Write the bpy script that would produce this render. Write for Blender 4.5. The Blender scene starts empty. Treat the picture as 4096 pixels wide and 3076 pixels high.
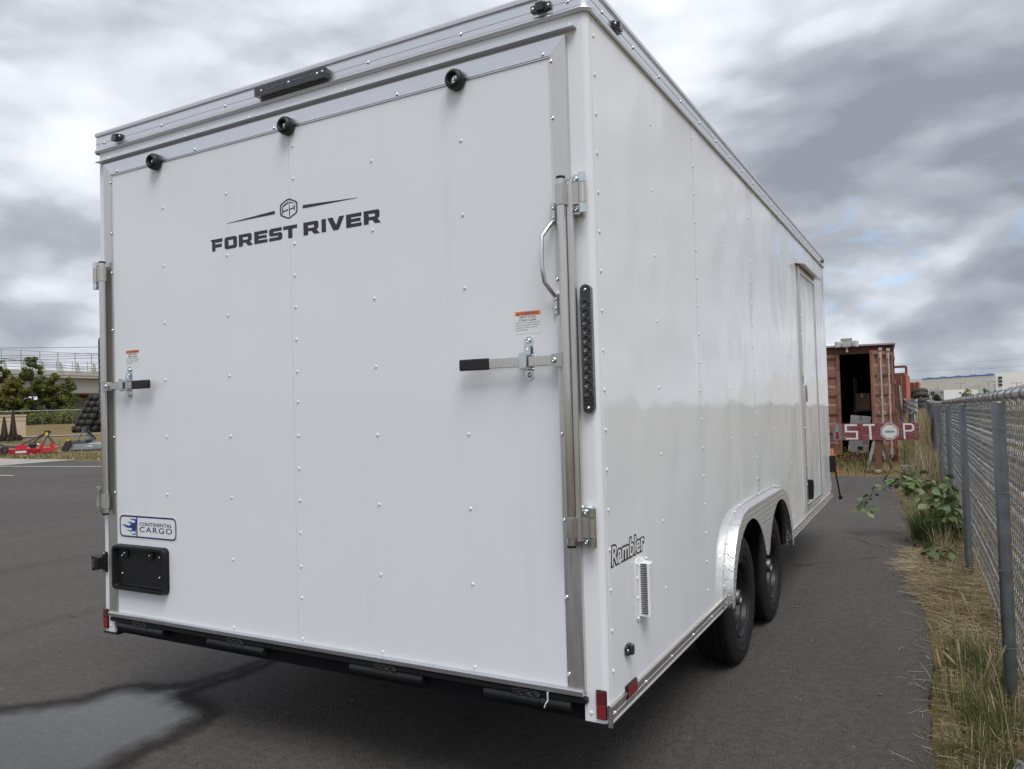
import bpy, math, random
from mathutils import Vector, Matrix, noise as mnoise
rad = math.radians
scene = bpy.context.scene
COL = scene.collection

# ------------------------------------------------------------------ camera
cam_data = bpy.data.cameras.new('camera')
cam_data.sensor_width = 36.0
cam_data.lens = 27.08
cam_data.clip_start = 0.05
cam_data.clip_end = 9000.0
cam = bpy.data.objects.new('camera', cam_data)
COL.objects.link(cam)
_yaw, _pitch, _roll = -0.5038, 0.0266, -0.0284
_f = Vector((math.sin(_yaw) * math.cos(_pitch), math.cos(_yaw) * math.cos(_pitch), math.sin(_pitch)))
_r0 = Vector((math.cos(_yaw), -math.sin(_yaw), 0.0))
_u0 = _r0.cross(_f)
_r = _r0 * math.cos(_roll) + _u0 * math.sin(_roll)
_u = -_r0 * math.sin(_roll) + _u0 * math.cos(_roll)
cam.matrix_world = Matrix(((_r.x, _u.x, -_f.x, 0.9547), (_r.y, _u.y, -_f.y, -2.3052), (_r.z, _u.z, -_f.z, 1.4294), (0, 0, 0, 1)))
scene.camera = cam

# ------------------------------------------------------------------ view transform
scene.view_settings.view_transform = 'Standard'
scene.view_settings.look = 'None'
scene.view_settings.exposure = 0.62
scene.view_settings.gamma = 1.0

# ------------------------------------------------------------------ node helpers
class NT:
    """thin wrapper to write node trees briefly"""
    def __init__(self, tree):
        self.t = tree
    def n(self, typ, **kw):
        nd = self.t.nodes.new(typ)
        for k, v in kw.items():
            if k == 'inp':
                for kk, vv in v.items():
                    self.set(nd.inputs[kk], vv)
            else:
                setattr(nd, k, v)
        return nd
    def set(self, sock, v):
        if isinstance(v, bpy.types.NodeSocket):
            self.t.links.new(v, sock)
        elif isinstance(v, bpy.types.Node):
            self.t.links.new(v.outputs[0], sock)
        else:
            if isinstance(v, (tuple, list)) and len(v) == 3 and sock.type == 'RGBA':
                v = (*v, 1.0)
            sock.default_value = v
    def math(self, op, a, b=None, c=None, clamp=False):
        nd = self.n('ShaderNodeMath', operation=op, use_clamp=clamp)
        self.set(nd.inputs[0], a)
        if b is not None: self.set(nd.inputs[1], b)
        if c is not None: self.set(nd.inputs[2], c)
        return nd.outputs[0]
    def vmath(self, op, a, b=None, scale=None):
        nd = self.n('ShaderNodeVectorMath', operation=op)
        self.set(nd.inputs[0], a)
        if b is not None: self.set(nd.inputs[1], b)
        if scale is not None: self.set(nd.inputs['Scale'], scale)
        return nd.outputs['Value'] if op in ('DOT_PRODUCT', 'LENGTH', 'DISTANCE') else nd.outputs[0]
    def noise(self, vec, scale, detail=4.0, rough=0.5, dist=0.0):
        nd = self.n('ShaderNodeTexNoise', inp={'Scale': scale, 'Detail': detail, 'Roughness': rough, 'Distortion': dist})
        if vec is not None: self.set(nd.inputs['Vector'], vec)
        return nd.outputs['Fac']
    def voronoi(self, vec, scale, feature='F1'):
        nd = self.n('ShaderNodeTexVoronoi', feature=feature, inp={'Scale': scale})
        if vec is not None: self.set(nd.inputs['Vector'], vec)
        return nd
    def ramp(self, fac, stops, interp='LINEAR'):
        nd = self.n('ShaderNodeValToRGB')
        cr = nd.color_ramp
        cr.interpolation = interp
        while len(cr.elements) < len(stops): cr.elements.new(0.5)
        for e, (p, c) in zip(cr.elements, stops):
            e.position = p
            e.color = (c, c, c, 1) if isinstance(c, (int, float)) else (*c, 1)
        self.set(nd.inputs[0], fac)
        return nd.outputs[0]
    def maprange(self, v, a, b, c=0.0, d=1.0, smooth=False):
        nd = self.n('ShaderNodeMapRange', interpolation_type='SMOOTHSTEP' if smooth else 'LINEAR')
        self.set(nd.inputs[0], v)
        for i, x in enumerate((a, b, c, d)): self.set(nd.inputs[i + 1], x)
        return nd.outputs[0]
    def mix(self, fac, a, b, blend='MIX'):
        nd = self.n('ShaderNodeMix', data_type='RGBA', blend_type=blend)
        self.set(nd.inputs[0], fac)
        self.set(nd.inputs[6], a)
        self.set(nd.inputs[7], b)
        return nd.outputs[2]
    def bump(self, h, strength=0.5, dist=0.01, normal=None):
        nd = self.n('ShaderNodeBump', inp={'Strength': strength, 'Distance': dist, 'Height': h})
        if normal is not None: self.set(nd.inputs['Normal'], normal)
        return nd.outputs[0]
    def mapping(self, vec, loc=(0, 0, 0), rot=(0, 0, 0), scale=(1, 1, 1)):
        nd = self.n('ShaderNodeMapping')
        self.set(nd.inputs[0], vec)
        nd.inputs[1].default_value = loc
        nd.inputs[2].default_value = rot
        nd.inputs[3].default_value = scale
        return nd.outputs[0]
    def obj(self):
        return self.n('ShaderNodeTexCoord').outputs['Object']
    def attr(self, name):
        return self.n('ShaderNodeAttribute', attribute_name=name)

# ------------------------------------------------------------------ world: broken cloud deck over a clear sky
# cloud masses by compass direction: (direction, inner deg, outer deg, brightness change)
CLOUDS = (
    ((-0.150, 0.965, 0.225), 2, 11, -0.21),      # grey mass low over the container
    ((0.02, 0.97, 0.235), 3, 11, -0.20),
    ((0.20, 0.95, 0.225), 3, 12, -0.19),
    ((-0.03, 0.94, 0.32), 3, 12, -0.08),
    ((-0.309, 0.862, 0.402), 2, 15, 0.10),       # bright thin cloud over the roof line
    ((-0.862, 0.494, 0.155), 1, 7, -0.22),       # grey bank over the overpass
    ((-0.798, 0.481, 0.300), 2, 10, 0.05),
    ((-0.059, 0.991, 0.105), 1, 6, 0.14),
    ((0.03, 0.998, 0.045), 0.5, 4.5, -0.22),
    ((-0.02, 0.995, 0.085), 0.5, 4, -0.06),
    ((0.10, 0.99, 0.08), 0.5, 4, -0.14))
SUN_DIR = Vector((0.62, -0.72, 1.6)).normalized()
SUN_EL = math.asin(SUN_DIR.z)
SUN_AZ = math.atan2(SUN_DIR.x, SUN_DIR.y)
world = bpy.data.worlds.new('World')
scene.world = world
world.cycles.sampling_method = 'MANUAL'
world.cycles.sample_map_resolution = 512
world.use_nodes = True
wt = world.node_tree
wt.nodes.clear()
N = NT(wt)
d = N.n('ShaderNodeTexCoord').outputs['Generated']
sx = N.n('ShaderNodeSeparateXYZ'); N.set(sx.inputs[0], d)
zc = N.math('ADD', N.math('MAXIMUM', sx.outputs[2], 0.0), 0.62)
comb = N.n('ShaderNodeCombineXYZ')
N.set(comb.inputs[0], N.math('DIVIDE', sx.outputs[0], zc))
N.set(comb.inputs[1], N.math('DIVIDE', sx.outputs[1], zc))
N.set(comb.inputs[2], N.math('MULTIPLY', sx.outputs[2], 1.6))
cp = comb.outputs[0]
warp = N.n('ShaderNodeTexNoise', inp={'Vector': cp, 'Scale': 1.7, 'Detail': 2.0})
wv3 = N.vmath('SUBTRACT', warp.outputs['Color'], (0.5, 0.5, 0.5))
cpw = N.vmath('ADD', cp, N.vmath('SCALE', wv3, scale=0.30))
n_big = N.noise(N.mapping(cpw, loc=(3.1, 1.7, 0.4)), 1.5, 5.0, 0.5)
n_mid = N.noise(N.mapping(cpw, loc=(7.3, -2.2, 1.0)), 4.4, 7.0, 0.54)
n_fine = N.noise(N.mapping(cpw, loc=(1.3, 5.2, 2.0)), 10.5, 5.0, 0.52)
def blob(dirv, inner, outer, wobble=0.22):
    dv = Vector(dirv).normalized()
    wob = N.vmath('ADD', d, N.vmath('SCALE', wv3, scale=wobble))
    wob = N.vmath('ADD', wob, N.vmath('SCALE', N.vmath('SUBTRACT', warp2, (0.5, 0.5, 0.5)), scale=wobble * 0.45))
    dot = N.vmath('DOT_PRODUCT', N.vmath('NORMALIZE', wob), tuple(dv))
    return N.maprange(dot, math.cos(rad(outer)), math.cos(rad(inner)), 0.0, 1.0, smooth=True)
warp2 = N.n('ShaderNodeTexNoise', inp={'Vector': cp, 'Scale': 7.0, 'Detail': 5.0, 'Roughness': 0.5}).outputs['Color']
def puffs(scale, loc, k_warp):
    pv = N.vmath('ADD', N.mapping(cp, loc=loc, scale=(1.0, 1.0, 1.5)), N.vmath('SCALE', N.vmath('SUBTRACT', warp2, (0.5, 0.5, 0.5)), scale=k_warp))
    v_ = N.n('ShaderNodeTexVoronoi', feature='SMOOTH_F1', inp={'Vector': pv, 'Scale': scale, 'Smoothness': 0.6})
    return N.math('SUBTRACT', 0.55, v_.outputs['Distance'])
p1 = puffs(5.0, (2.0, 7.0, 1.0), 0.30)
p2 = puffs(12.0, (5.0, 1.0, 4.0), 0.16)
B = N.math('ADD', N.math('MULTIPLY', n_big, 0.60), N.math('ADD', N.math('MULTIPLY', n_mid, 0.70), N.math('MULTIPLY', n_fine, 0.24)))
B = N.math('ADD', B, N.math('ADD', N.math('MULTIPLY', p1, 0.42), N.math('MULTIPLY', p2, 0.20)))
B = N.math('ADD', B, -0.36)
for dirv, inn, out, amt in CLOUDS:
    B = N.math('ADD', B, N.math('MULTIPLY', blob(dirv, inn, out), amt))
ccol = N.ramp(B, [(0.05, (0.20, 0.222, 0.26)), (0.32, (0.33, 0.352, 0.395)), (0.48, (0.46, 0.487, 0.535)), (0.66, (0.585, 0.61, 0.66)), (0.95, (0.72, 0.745, 0.79))])
gap = N.math('MAXIMUM', blob((-0.070, 0.985, 0.152), 0.3, 3.2, 0.14), N.math('MAXIMUM', blob((0.100, 0.981, 0.178), 0.3, 2.8, 0.14), blob((-0.17, 0.975, 0.120), 0.3, 3.4, 0.14)))
open_n = N.maprange(N.noise(N.mapping(cpw, loc=(4.0, 9.0, 3.0), scale=(1.0, 1.0, 3.2)), 9.0, 6.0, 0.55), 0.47, 0.60, 0.0, 1.0)
hole = N.math('MULTIPLY', N.math('MULTIPLY', gap, open_n), 0.7, clamp=True)
sky = N.n('ShaderNodeTexSky', sky_type='NISHITA')
sky.sun_disc = False
sky.sun_elevation = SUN_EL
sky.sun_rotation = SUN_AZ
sky.air_density = 1.0
sky.dust_density = 0.2
sky.ozone_density = 4.0
bg_sky = N.n('ShaderNodeBackground', inp={'Color': sky.outputs[0], 'Strength': 0.11})
bg_cloud = N.n('ShaderNodeBackground', inp={'Color': ccol, 'Strength': 1.0})
mixs = N.n('ShaderNodeMixShader')
N.set(mixs.inputs[0], hole)
wt.links.new(bg_cloud.outputs[0], mixs.inputs[1])
wt.links.new(bg_sky.outputs[0], mixs.inputs[2])
wo = N.n('ShaderNodeOutputWorld')
wt.links.new(mixs.outputs[0], wo.inputs[0])

# ------------------------------------------------------------------ sun behind cloud
sun_data = bpy.data.lights.new('sun', 'SUN')
sun_data.energy = 1.5
sun_data.angle = rad(32)
sun_data.color = (1.0, 0.975, 0.94)
sun = bpy.data.objects.new('sun', sun_data)
sun.rotation_euler = SUN_DIR.to_track_quat('Z', 'Y').to_euler()
COL.objects.link(sun)

# ------------------------------------------------------------------ materials
MATS = {}
def newmat(name):
    m = bpy.data.materials.new(name)
    m.use_nodes = True
    t = m.node_tree
    t.nodes.clear()
    k = NT(t)
    out = k.n('ShaderNodeOutputMaterial')
    b = k.n('ShaderNodeBsdfPrincipled')
    t.links.new(b.outputs[0], out.inputs[0])
    MATS[name] = m
    return m, k, b

def simple(name, col, rough=0.5, metal=0.0, var=0.12, vscale=6.0, bump=0.0, bscale=60.0, rvar=0.1, spec=0.5, coat=0.0, dirt=None):
    """plain procedural material: colour, gentle mottling, roughness variation, optional fine relief"""
    m, k, b = newmat(name)
    o = k.obj()
    nz = k.noise(o, vscale, 6.0, 0.6)
    c1 = tuple(max(0.0, c * (1 - var)) for c in col)
    c2 = tuple(min(1.0, c * (1 + var)) for c in col)
    cc = k.ramp(nz, [(0.25, c1), (0.75, c2)])
    if dirt:
        dn = k.maprange(k.noise(o, dirt[2], 8.0, 0.65), dirt[1], dirt[1] + 0.18, 0.0, dirt[3] if len(dirt) > 3 else 0.8)
        cc = k.mix(dn, cc, dirt[0])
    k.set(b.inputs['Base Color'], cc)
    k.set(b.inputs['Roughness'], k.maprange(k.noise(o, vscale * 2.3, 5.0, 0.6), 0.25, 0.75, max(0.02, rough - rvar), min(1.0, rough + rvar)))
    b.inputs['Metallic'].default_value = metal
    b.inputs['Specular IOR Level'].default_value = spec
    b.inputs['Coat Weight'].default_value = coat
    if bump > 0:
        k.set(b.inputs['Normal'], k.bump(k.noise(o, bscale, 4.0, 0.6), bump, 0.01))
    return m

# white gloss composite panels, slightly wavy as thin sheet is
def panel_mat(name, base, rough, wav, grime):
    m, k, b = newmat(name)
    o = k.obj()
    g = k.noise(o, 1.3, 5.0, 0.55)
    c = k.ramp(g, [(0.3, tuple(x * 0.975 for x in base)), (0.7, base)])
    # faint wash marks and specks
    streak = k.noise(k.mapping(o, scale=(5.0, 5.0, 0.35)), 2.0, 6.0, 0.6)
    c = k.mix(k.maprange(streak, 0.60, 0.80, 0.0, grime), c, (0.52, 0.50, 0.46))
    v = k.voronoi(o, 55.0)
    speck = k.math('MULTIPLY', k.math('LESS_THAN', v.outputs['Distance'], 0.055), k.math('GREATER_THAN', k.noise(o, 7.0, 2.0), 0.56))
    c = k.mix(k.math('MULTIPLY', speck, 0.7), c, (0.16, 0.13, 0.10))
    k.set(b.inputs['Base Color'], c)
    k.set(b.inputs['Roughness'], k.maprange(k.noise(o, 3.0, 6.0, 0.6), 0.3, 0.7, rough * 0.75, rough * 1.5))
    b.inputs['Specular IOR Level'].default_value = 0.30
    w1 = k.noise(k.mapping(o, scale=(1.0, 1.0, 0.75)), 2.1, 1.5, 0.4, 0.4)
    k.set(b.inputs['Normal'], k.bump(w1, wav, 0.026))
    return m
panel_mat('white_panel', (0.80, 0.815, 0.835), 0.07, 0.60, 0.025)
panel_mat('white_door', (0.765, 0.785, 0.815), 0.10, 0.10, 0.13)
panel_mat('white_post', (0.78, 0.80, 0.83), 0.18, 0.02, 0.12)
simple('white_plastic', (0.78, 0.78, 0.80), 0.35, 0, 0.04)
simple('rivet_white', (0.80, 0.80, 0.80), 0.22, 0, 0.03)

def metal_mat(name, col, rough, scale, stretch=(1, 1, 1), var=0.10, smudge=0.0, bump=0.05):
    m, k, b = newmat(name)
    o = k.mapping(k.obj(), scale=stretch)
    nz = k.noise(o, scale, 6.0, 0.6)
    c = k.ramp(nz, [(0.25, tuple(x * (1 - var) for x in col)), (0.75, tuple(min(1, x * (1 + var)) for x in col))])
    if smudge:
        s = k.maprange(k.noise(k.obj(), 4.0, 7.0, 0.65), 0.55, 0.75, 0.0, smudge)
        c = k.mix(s, c, tuple(x * 0.6 for x in col))
    k.set(b.inputs['Base Color'], c)
    b.inputs['Metallic'].default_value = 1.0
    k.set(b.inputs['Roughness'], k.maprange(nz, 0.2, 0.8, rough * 0.75, rough * 1.25))
    k.set(b.inputs['Normal'], k.bump(nz, bump, 0.002))
    return m
metal_mat('aluminium', (0.72, 0.725, 0.745), 0.34, 26.0, (0.25, 0.25, 6.0), 0.05, 0.18)
metal_mat('aluminium_jamb', (0.66, 0.64, 0.62), 0.42, 18.0, (6.0, 6.0, 0.25), 0.05, 0.15)
metal_mat('zinc', (0.62, 0.67, 0.70), 0.24, 40.0, var=0.14)
metal_mat('steel_bar', (0.60, 0.59, 0.55), 0.25, 14.0, (1.0, 1.0, 0.3), 0.08, 0.25)
metal_mat('steel_plate', (0.55, 0.54, 0.50), 0.42, 30.0, var=0.08, smudge=0.2)
metal_mat('hub_steel', (0.20, 0.205, 0.20), 0.50, 30.0, var=0.2, smudge=0.4)
metal_mat('chrome', (0.80, 0.81, 0.82), 0.12, 10.0, var=0.04)
metal_mat('galvanised', (0.225, 0.245, 0.265), 0.50, 22.0, var=0.16, smudge=0.25)
metal_mat('fence_wire', (0.28, 0.29, 0.30), 0.62, 60.0, var=0.20, smudge=0.3)
metal_mat('rail_steel', (0.58, 0.59, 0.60), 0.24, 9.0, (3.0, 0.5, 3.0), 0.14, 0.35)
simple('black_paint', (0.006, 0.006, 0.007), 0.6, 0, 0.25, 8.0, bump=0.05, spec=0.15)
simple('black_steel', (0.011, 0.011, 0.012), 0.40, 0, 0.3, 14.0, bump=0.12, bscale=90, spec=0.35, dirt=((0.13, 0.07, 0.03), 0.66, 22.0, 0.6))
simple('black_plastic', (0.010, 0.010, 0.011), 0.45, 0, 0.2, 12.0, spec=0.35, bump=0.06, bscale=240)
simple('rubber', (0.011, 0.011, 0.012), 0.65, 0, 0.25, 10.0, spec=0.3, bump=0.10, bscale=120, dirt=((0.05, 0.045, 0.04), 0.58, 9.0, 0.5))
simple('bumper_rubber', (0.010, 0.010, 0.011), 0.5, 0, 0.2, 12.0)
simple('old_rubber', (0.032, 0.031, 0.031), 0.75, 0, 0.35, 6.0, bump=0.2, bscale=40, dirt=((0.13, 0.10, 0.07), 0.52, 3.0, 0.6))
simple('grip_vinyl', (0.012, 0.010, 0.014), 0.55, 0, 0.15)
simple('decal_ink', (0.022, 0.022, 0.032), 0.45, 0, 0.05)
simple('decal_navy', (0.025, 0.032, 0.14), 0.4, 0, 0.05)
simple('decal_blue', (0.035, 0.12, 0.45), 0.4, 0, 0.05)
simple('decal_white', (0.78, 0.78, 0.78), 0.35, 0, 0.02)
simple('label_orange', (0.80, 0.24, 0.05), 0.45, 0, 0.03)
simple('label_text', (0.06, 0.06, 0.14), 0.5, 0, 0.03)
simple('label_blue', (0.05, 0.18, 0.45), 0.5, 0, 0.03)
simple('caulk', (0.42, 0.40, 0.36), 0.7, 0, 0.2, 30)
simple('seam_dark', (0.05, 0.05, 0.055), 0.7, 0, 0.1)

# moulded lamp lenses: smoked, and red prismatic reflectors
def lens_mat(name, col, rough, scale, cell):
    m, k, b = newmat(name)
    o = k.obj()
    v = k.voronoi(o, scale)
    c = k.ramp(v.outputs['Distance'], [(0.0, tuple(min(1, x * 3.5 + 0.05 * cell) for x in col)), (0.25, col), (0.8, tuple(x * 0.5 for x in col))])
    k.set(b.inputs['Base Color'], c)
    b.inputs['Roughness'].default_value = rough
    b.inputs['Coat Weight'].default_value = 0.6
    k.set(b.inputs['Normal'], k.bump(v.outputs['Distance'], 0.4, 0.004))
    return m
lens_mat('smoke_lens', (0.020, 0.022, 0.026), 0.12, 130.0, 1)
lens_mat('lens_cell', (0.045, 0.048, 0.055), 0.10, 220.0, 2)
lens_mat('red_reflector', (0.30, 0.012, 0.014), 0.22, 320.0, 0.3)
lens_mat('red_reflector_dark', (0.16, 0.008, 0.010), 0.22, 320.0, 0.2)
lens_mat('amber_lens', (0.40, 0.11, 0.02), 0.2, 260.0, 0.3)

# bright tread plate: raised lozenges, alternating direction
def tread_plate():
    m, k, b = newmat('tread_plate')
    o = k.obj()
    s = k.n('ShaderNodeSeparateXYZ'); k.set(s.inputs[0], o)
    u = k.math('MULTIPLY', k.math('ADD', s.outputs[1], k.math('MULTIPLY', s.outputs[0], 0.6)), 34.0)
    v = k.math('MULTIPLY', k.math('ADD', s.outputs[2], k.math('MULTIPLY', s.outputs[0], 0.7)), 34.0)
    def loz(flip, off):
        a = k.math('SUBTRACT', k.math('FRACT', k.math('ADD', u, off)), 0.5)
        c = k.math('SUBTRACT', k.math('FRACT', k.math('ADD', v, off)), 0.5)
        p = k.math('ABSOLUTE', k.math('ADD', a, k.math('MULTIPLY', c, flip)))
        q = k.math('ABSOLUTE', k.math('SUBTRACT', c, k.math('MULTIPLY', a, flip)))
        e = k.math('ADD', k.math('DIVIDE', p, 0.52), k.math('DIVIDE', q, 0.16))
        return k.maprange(e, 1.0, 0.55, 0.0, 1.0, smooth=True)
    h = k.math('MAXIMUM', loz(1.0, 0.0), loz(-1.0, 0.5))
    b.inputs['Metallic'].default_value = 1.0
    k.set(b.inputs['Base Color'], k.mix(h, (0.74, 0.74, 0.75), (0.97, 0.97, 0.97)))
    k.set(b.inputs['Roughness'], k.maprange(h, 0, 1, 0.48, 0.22))
    k.set(b.inputs['Normal'], k.bump(h, 1.0, 0.02))
tread_plate()

# asphalt
def asphalt_nodes(k, o):
    big = k.noise(o, 0.22, 5.0, 0.55)
    mid = k.noise(o, 2.1, 6.0, 0.62)
    fine = k.noise(o, 95.0, 3.0, 0.7)
    agg = k.voronoi(o, 120.0)
    c = k.ramp(big, [(0.30, (0.076, 0.069, 0.064)), (0.70, (0.118, 0.106, 0.097))])
    c = k.mix(k.maprange(mid, 0.35, 0.7, 0.0, 0.45), c, (0.058, 0.055, 0.053))
    c = k.mix(k.maprange(k.noise(o, 21.0, 5.0, 0.75), 0.42, 0.66, 0.0, 0.8), c, (0.032, 0.030, 0.029))
    c = k.mix(k.maprange(fine, 0.35, 0.72, 0.0, 0.55), c, (0.150, 0.138, 0.126))
    sp = k.noise(o, 34.0, 2.0, 0.5)
    c = k.mix(k.maprange(sp, 0.70, 0.76, 0.0, 0.6), c, (0.28, 0.255, 0.225))
    # tyre-polished lanes, old patches, oil drips and darker scuffs
    lane = k.noise(k.mapping(o, rot=(0, 0, 0.35), scale=(1.6, 0.16, 1.0)), 1.0, 6.0, 0.6)
    c = k.mix(k.maprange(lane, 0.50, 0.70, 0.0, 0.45), c, (0.125, 0.113, 0.103))
    c = k.mix(k.maprange(lane, 0.44, 0.30, 0.0, 0.5), c, (0.040, 0.038, 0.037))
    st = k.noise(k.mapping(o, scale=(1.0, 1.0, 1.0)), 1.1, 7.0, 0.68, 0.5)
    c = k.mix(k.maprange(st, 0.66, 0.74, 0.0, 0.6), c, (0.022, 0.021, 0.021))
    h = k.math('ADD', k.math('MULTIPLY', agg.outputs['Distance'], 0.9), k.math('ADD', k.math('MULTIPLY', fine, 0.8), k.math('MULTIPLY', k.noise(o, 30.0, 4.0, 0.6), 0.9)))
    # one long wandering crack family
    cr = k.voronoi(k.vmath('ADD', o, k.vmath('SCALE', k.n('ShaderNodeTexNoise', inp={'Vector': o, 'Scale': 1.2, 'Detail': 9.0, 'Roughness': 0.68}).outputs['Color'], scale=0.6)), 0.13, 'DISTANCE_TO_EDGE')
    ck = k.math('MULTIPLY', k.math('LESS_THAN', cr.outputs['Distance'], 0.0016), k.math('GREATER_THAN', k.noise(o, 2.3, 4.0, 0.7), 0.50))
    c = k.mix(k.math('MULTIPLY', ck, 0.6), c, (0.018, 0.017, 0.016))
    h = k.math('SUBTRACT', h, k.math('MULTIPLY', ck, 1.5))
    return c, h
m, k, b = newmat('asphalt')
c, h = asphalt_nodes(k, k.obj())
k.set(b.inputs['Base Color'], c)
b.inputs['Roughness'].default_value = 0.86
b.inputs['Specular IOR Level'].default_value = 0.35
k.set(b.inputs['Normal'], k.bump(h, 0.9, 0.010))

# water film on asphalt: soaked margin, then a shallow glossy film
m, k, b = newmat('wet_asphalt')
o = k.obj()
c, h = asphalt_nodes(k, o)
wet = k.math('ADD', k.attr('wet').outputs['Fac'], k.math('MULTIPLY', k.math('SUBTRACT', k.noise(o, 9.0, 7.0, 0.7), 0.5), 0.55))
film = k.math('MULTIPLY', k.maprange(wet, 0.40, 0.92, 0.0, 1.0, smooth=True), k.maprange(k.noise(o, 75.0, 5.0, 0.75), 0.34, 0.56, 0.86, 1.0))
k.set(b.inputs['Base Color'], k.mix(1.0, c, (0.38, 0.38, 0.40), 'MULTIPLY'))
b.inputs['Roughness'].default_value = 0.85
b.inputs['Specular IOR Level'].default_value = 0.12
k.set(b.inputs['Coat Weight'], k.math('MULTIPLY', film, 0.95))
b.inputs['Coat Roughness'].default_value = 0.10
b.inputs['Coat IOR'].default_value = 1.4
bn = k.bump(h, 0.6, 0.005)
k.set(b.inputs['Normal'], bn)
rip = k.bump(k.math('MULTIPLY', h, k.maprange(film, 0.3, 1, 1.0, 0.08)), 0.28, 0.004)
k.set(b.inputs['Coat Normal'], rip)
tr = k.n('ShaderNodeBsdfTransparent')
mx = k.n('ShaderNodeMixShader')
k.set(mx.inputs[0], k.maprange(wet, 0.02, 0.52, 0.0, 1.0, smooth=True))
m.node_tree.links.new(tr.outputs[0], mx.inputs[1])
m.node_tree.links.new(b.outputs[0], mx.inputs[2])
m.node_tree.links.new(mx.outputs[0], [n for n in m.node_tree.nodes if n.type == 'OUTPUT_MATERIAL'][0].inputs[0])

simple('concrete', (0.33, 0.30, 0.265), 0.85, 0, 0.12, 0.6, bump=0.2, bscale=40, dirt=((0.19, 0.165, 0.14), 0.55, 0.5, 0.7))
simple('line_paint', (0.62, 0.61, 0.58), 0.7, 0, 0.1, 3.0, bump=0.1, bscale=80, dirt=((0.20, 0.19, 0.18), 0.55, 9.0, 0.8))
simple('gravel', (0.21, 0.205, 0.20), 0.9, 0, 0.35, 3.0, bump=0.6, bscale=14, dirt=((0.26, 0.21, 0.12), 0.52, 0.5, 0.6))

# dry grass ground
m, k, b = newmat('dry_grass')
o = k.obj()
a1 = k.noise(o, 0.07, 6.0, 0.6)
a2 = k.noise(o, 0.9, 7.0, 0.68)
a3 = k.noise(k.mapping(o, scale=(1, 1, 1)), 14.0, 5.0, 0.7)
c = k.mix(k.maprange(a2, 0.32, 0.68, 0, 1), (0.235, 0.165, 0.080), (0.115, 0.105, 0.036))
c = k.mix(k.maprange(a1, 0.42, 0.62, 0, 0.75), c, (0.255, 0.180, 0.085))
c = k.mix(k.maprange(a3, 0.40, 0.75, 0, 0.55), c, (0.36, 0.27, 0.145))
c = k.mix(k.maprange(k.noise(o, 33.0, 4.0, 0.7), 0.52, 0.72, 0, 0.7), c, (0.055, 0.045, 0.022))
k.set(b.inputs['Base Color'], c)
b.inputs['Roughness'].default_value = 0.95
b.inputs['Specular IOR Level'].default_value = 0.1
k.set(b.inputs['Normal'], k.bump(k.math('ADD', a3, k.math('MULTIPLY', a2, 2.0)), 0.9, 0.08))

def blade_mat(name, rough=0.6, trans=0.25):
    """plant tissue; each blade carries its own colour in the attribute 'tint'"""
    m, k, b = newmat(name)
    at = k.attr('tint').outputs['Color']
    c = k.mix(k.maprange(k.noise(k.obj(), 9.0, 3.0), 0.3, 0.7, 0, 0.35), at, k.vmath('SCALE', at, scale=0.6))
    k.set(b.inputs['Base Color'], c)
    b.inputs['Roughness'].default_value = rough
    b.inputs['Specular IOR Level'].default_value = 0.3
    tl = k.n('ShaderNodeBsdfTranslucent'); k.set(tl.inputs[0], c)
    mx = k.n('ShaderNodeMixShader'); mx.inputs[0].default_value = trans
    m.node_tree.links.new(b.outputs[0], mx.inputs[1])
    m.node_tree.links.new(tl.outputs[0], mx.inputs[2])
    m.node_tree.links.new(mx.outputs[0], [n for n in m.node_tree.nodes if n.type == 'OUTPUT_MATERIAL'][0].inputs[0])
blade_mat('blades')
blade_mat('leaves', 0.55, 0.5)
simple('bark', (0.10, 0.075, 0.055), 0.9, 0, 0.3, 10, bump=0.4, bscale=30)
simple('bramble_stem', (0.16, 0.060, 0.050), 0.6, 0, 0.3, 20)
simple('container_rust', (0.24, 0.112, 0.078), 0.62, 0, 0.22, 1.6, bump=0.12, bscale=18, dirt=((0.105, 0.045, 0.032), 0.48, 2.6, 0.85))
simple('container_dark', (0.13, 0.042, 0.032), 0.65, 0, 0.3, 2.5, bump=0.12, bscale=18, dirt=((0.05, 0.028, 0.022), 0.50, 4.0, 0.8))
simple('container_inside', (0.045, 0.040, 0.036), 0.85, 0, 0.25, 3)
simple('container_orange', (0.48, 0.125, 0.062), 0.6, 0, 0.15, 0.8, bump=0.1, bscale=10, dirt=((0.26, 0.075, 0.045), 0.55, 1.2, 0.7))
simple('roof_sheet', (0.33, 0.31, 0.31), 0.5, 0.3, 0.15, 3)
simple('lock_rod', (0.46, 0.42, 0.38), 0.55, 0.2, 0.18, 5, dirt=((0.22, 0.10, 0.05), 0.58, 8.0, 0.8))
simple('chalk', (0.55, 0.42, 0.36), 0.8, 0, 0.2, 14)
simple('cardboard', (0.22, 0.145, 0.080), 0.8, 0, 0.12, 4)
simple('white_box', (0.48, 0.48, 0.49), 0.6, 0, 0.06, 4, dirt=((0.25, 0.24, 0.23), 0.6, 6.0, 0.5))
simple('flood_housing', (0.55, 0.52, 0.46), 0.55, 0, 0.12, 12)
simple('flood_glass', (0.40, 0.41, 0.42), 0.2, 0, 0.15, 40)
simple('cone_orange', (0.40, 0.105, 0.035), 0.6, 0, 0.12, 9, dirt=((0.30, 0.12, 0.06), 0.58, 9, 0.6))
simple('grey_wood', (0.29, 0.285, 0.28), 0.85, 0, 0.2, 5, bump=0.2, bscale=30)
simple('brown_wood', (0.17, 0.085, 0.050), 0.85, 0, 0.25, 5, bump=0.2, bscale=30)
simple('dark_wood', (0.085, 0.070, 0.060), 0.85, 0, 0.3, 6, bump=0.2, bscale=30)
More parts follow.
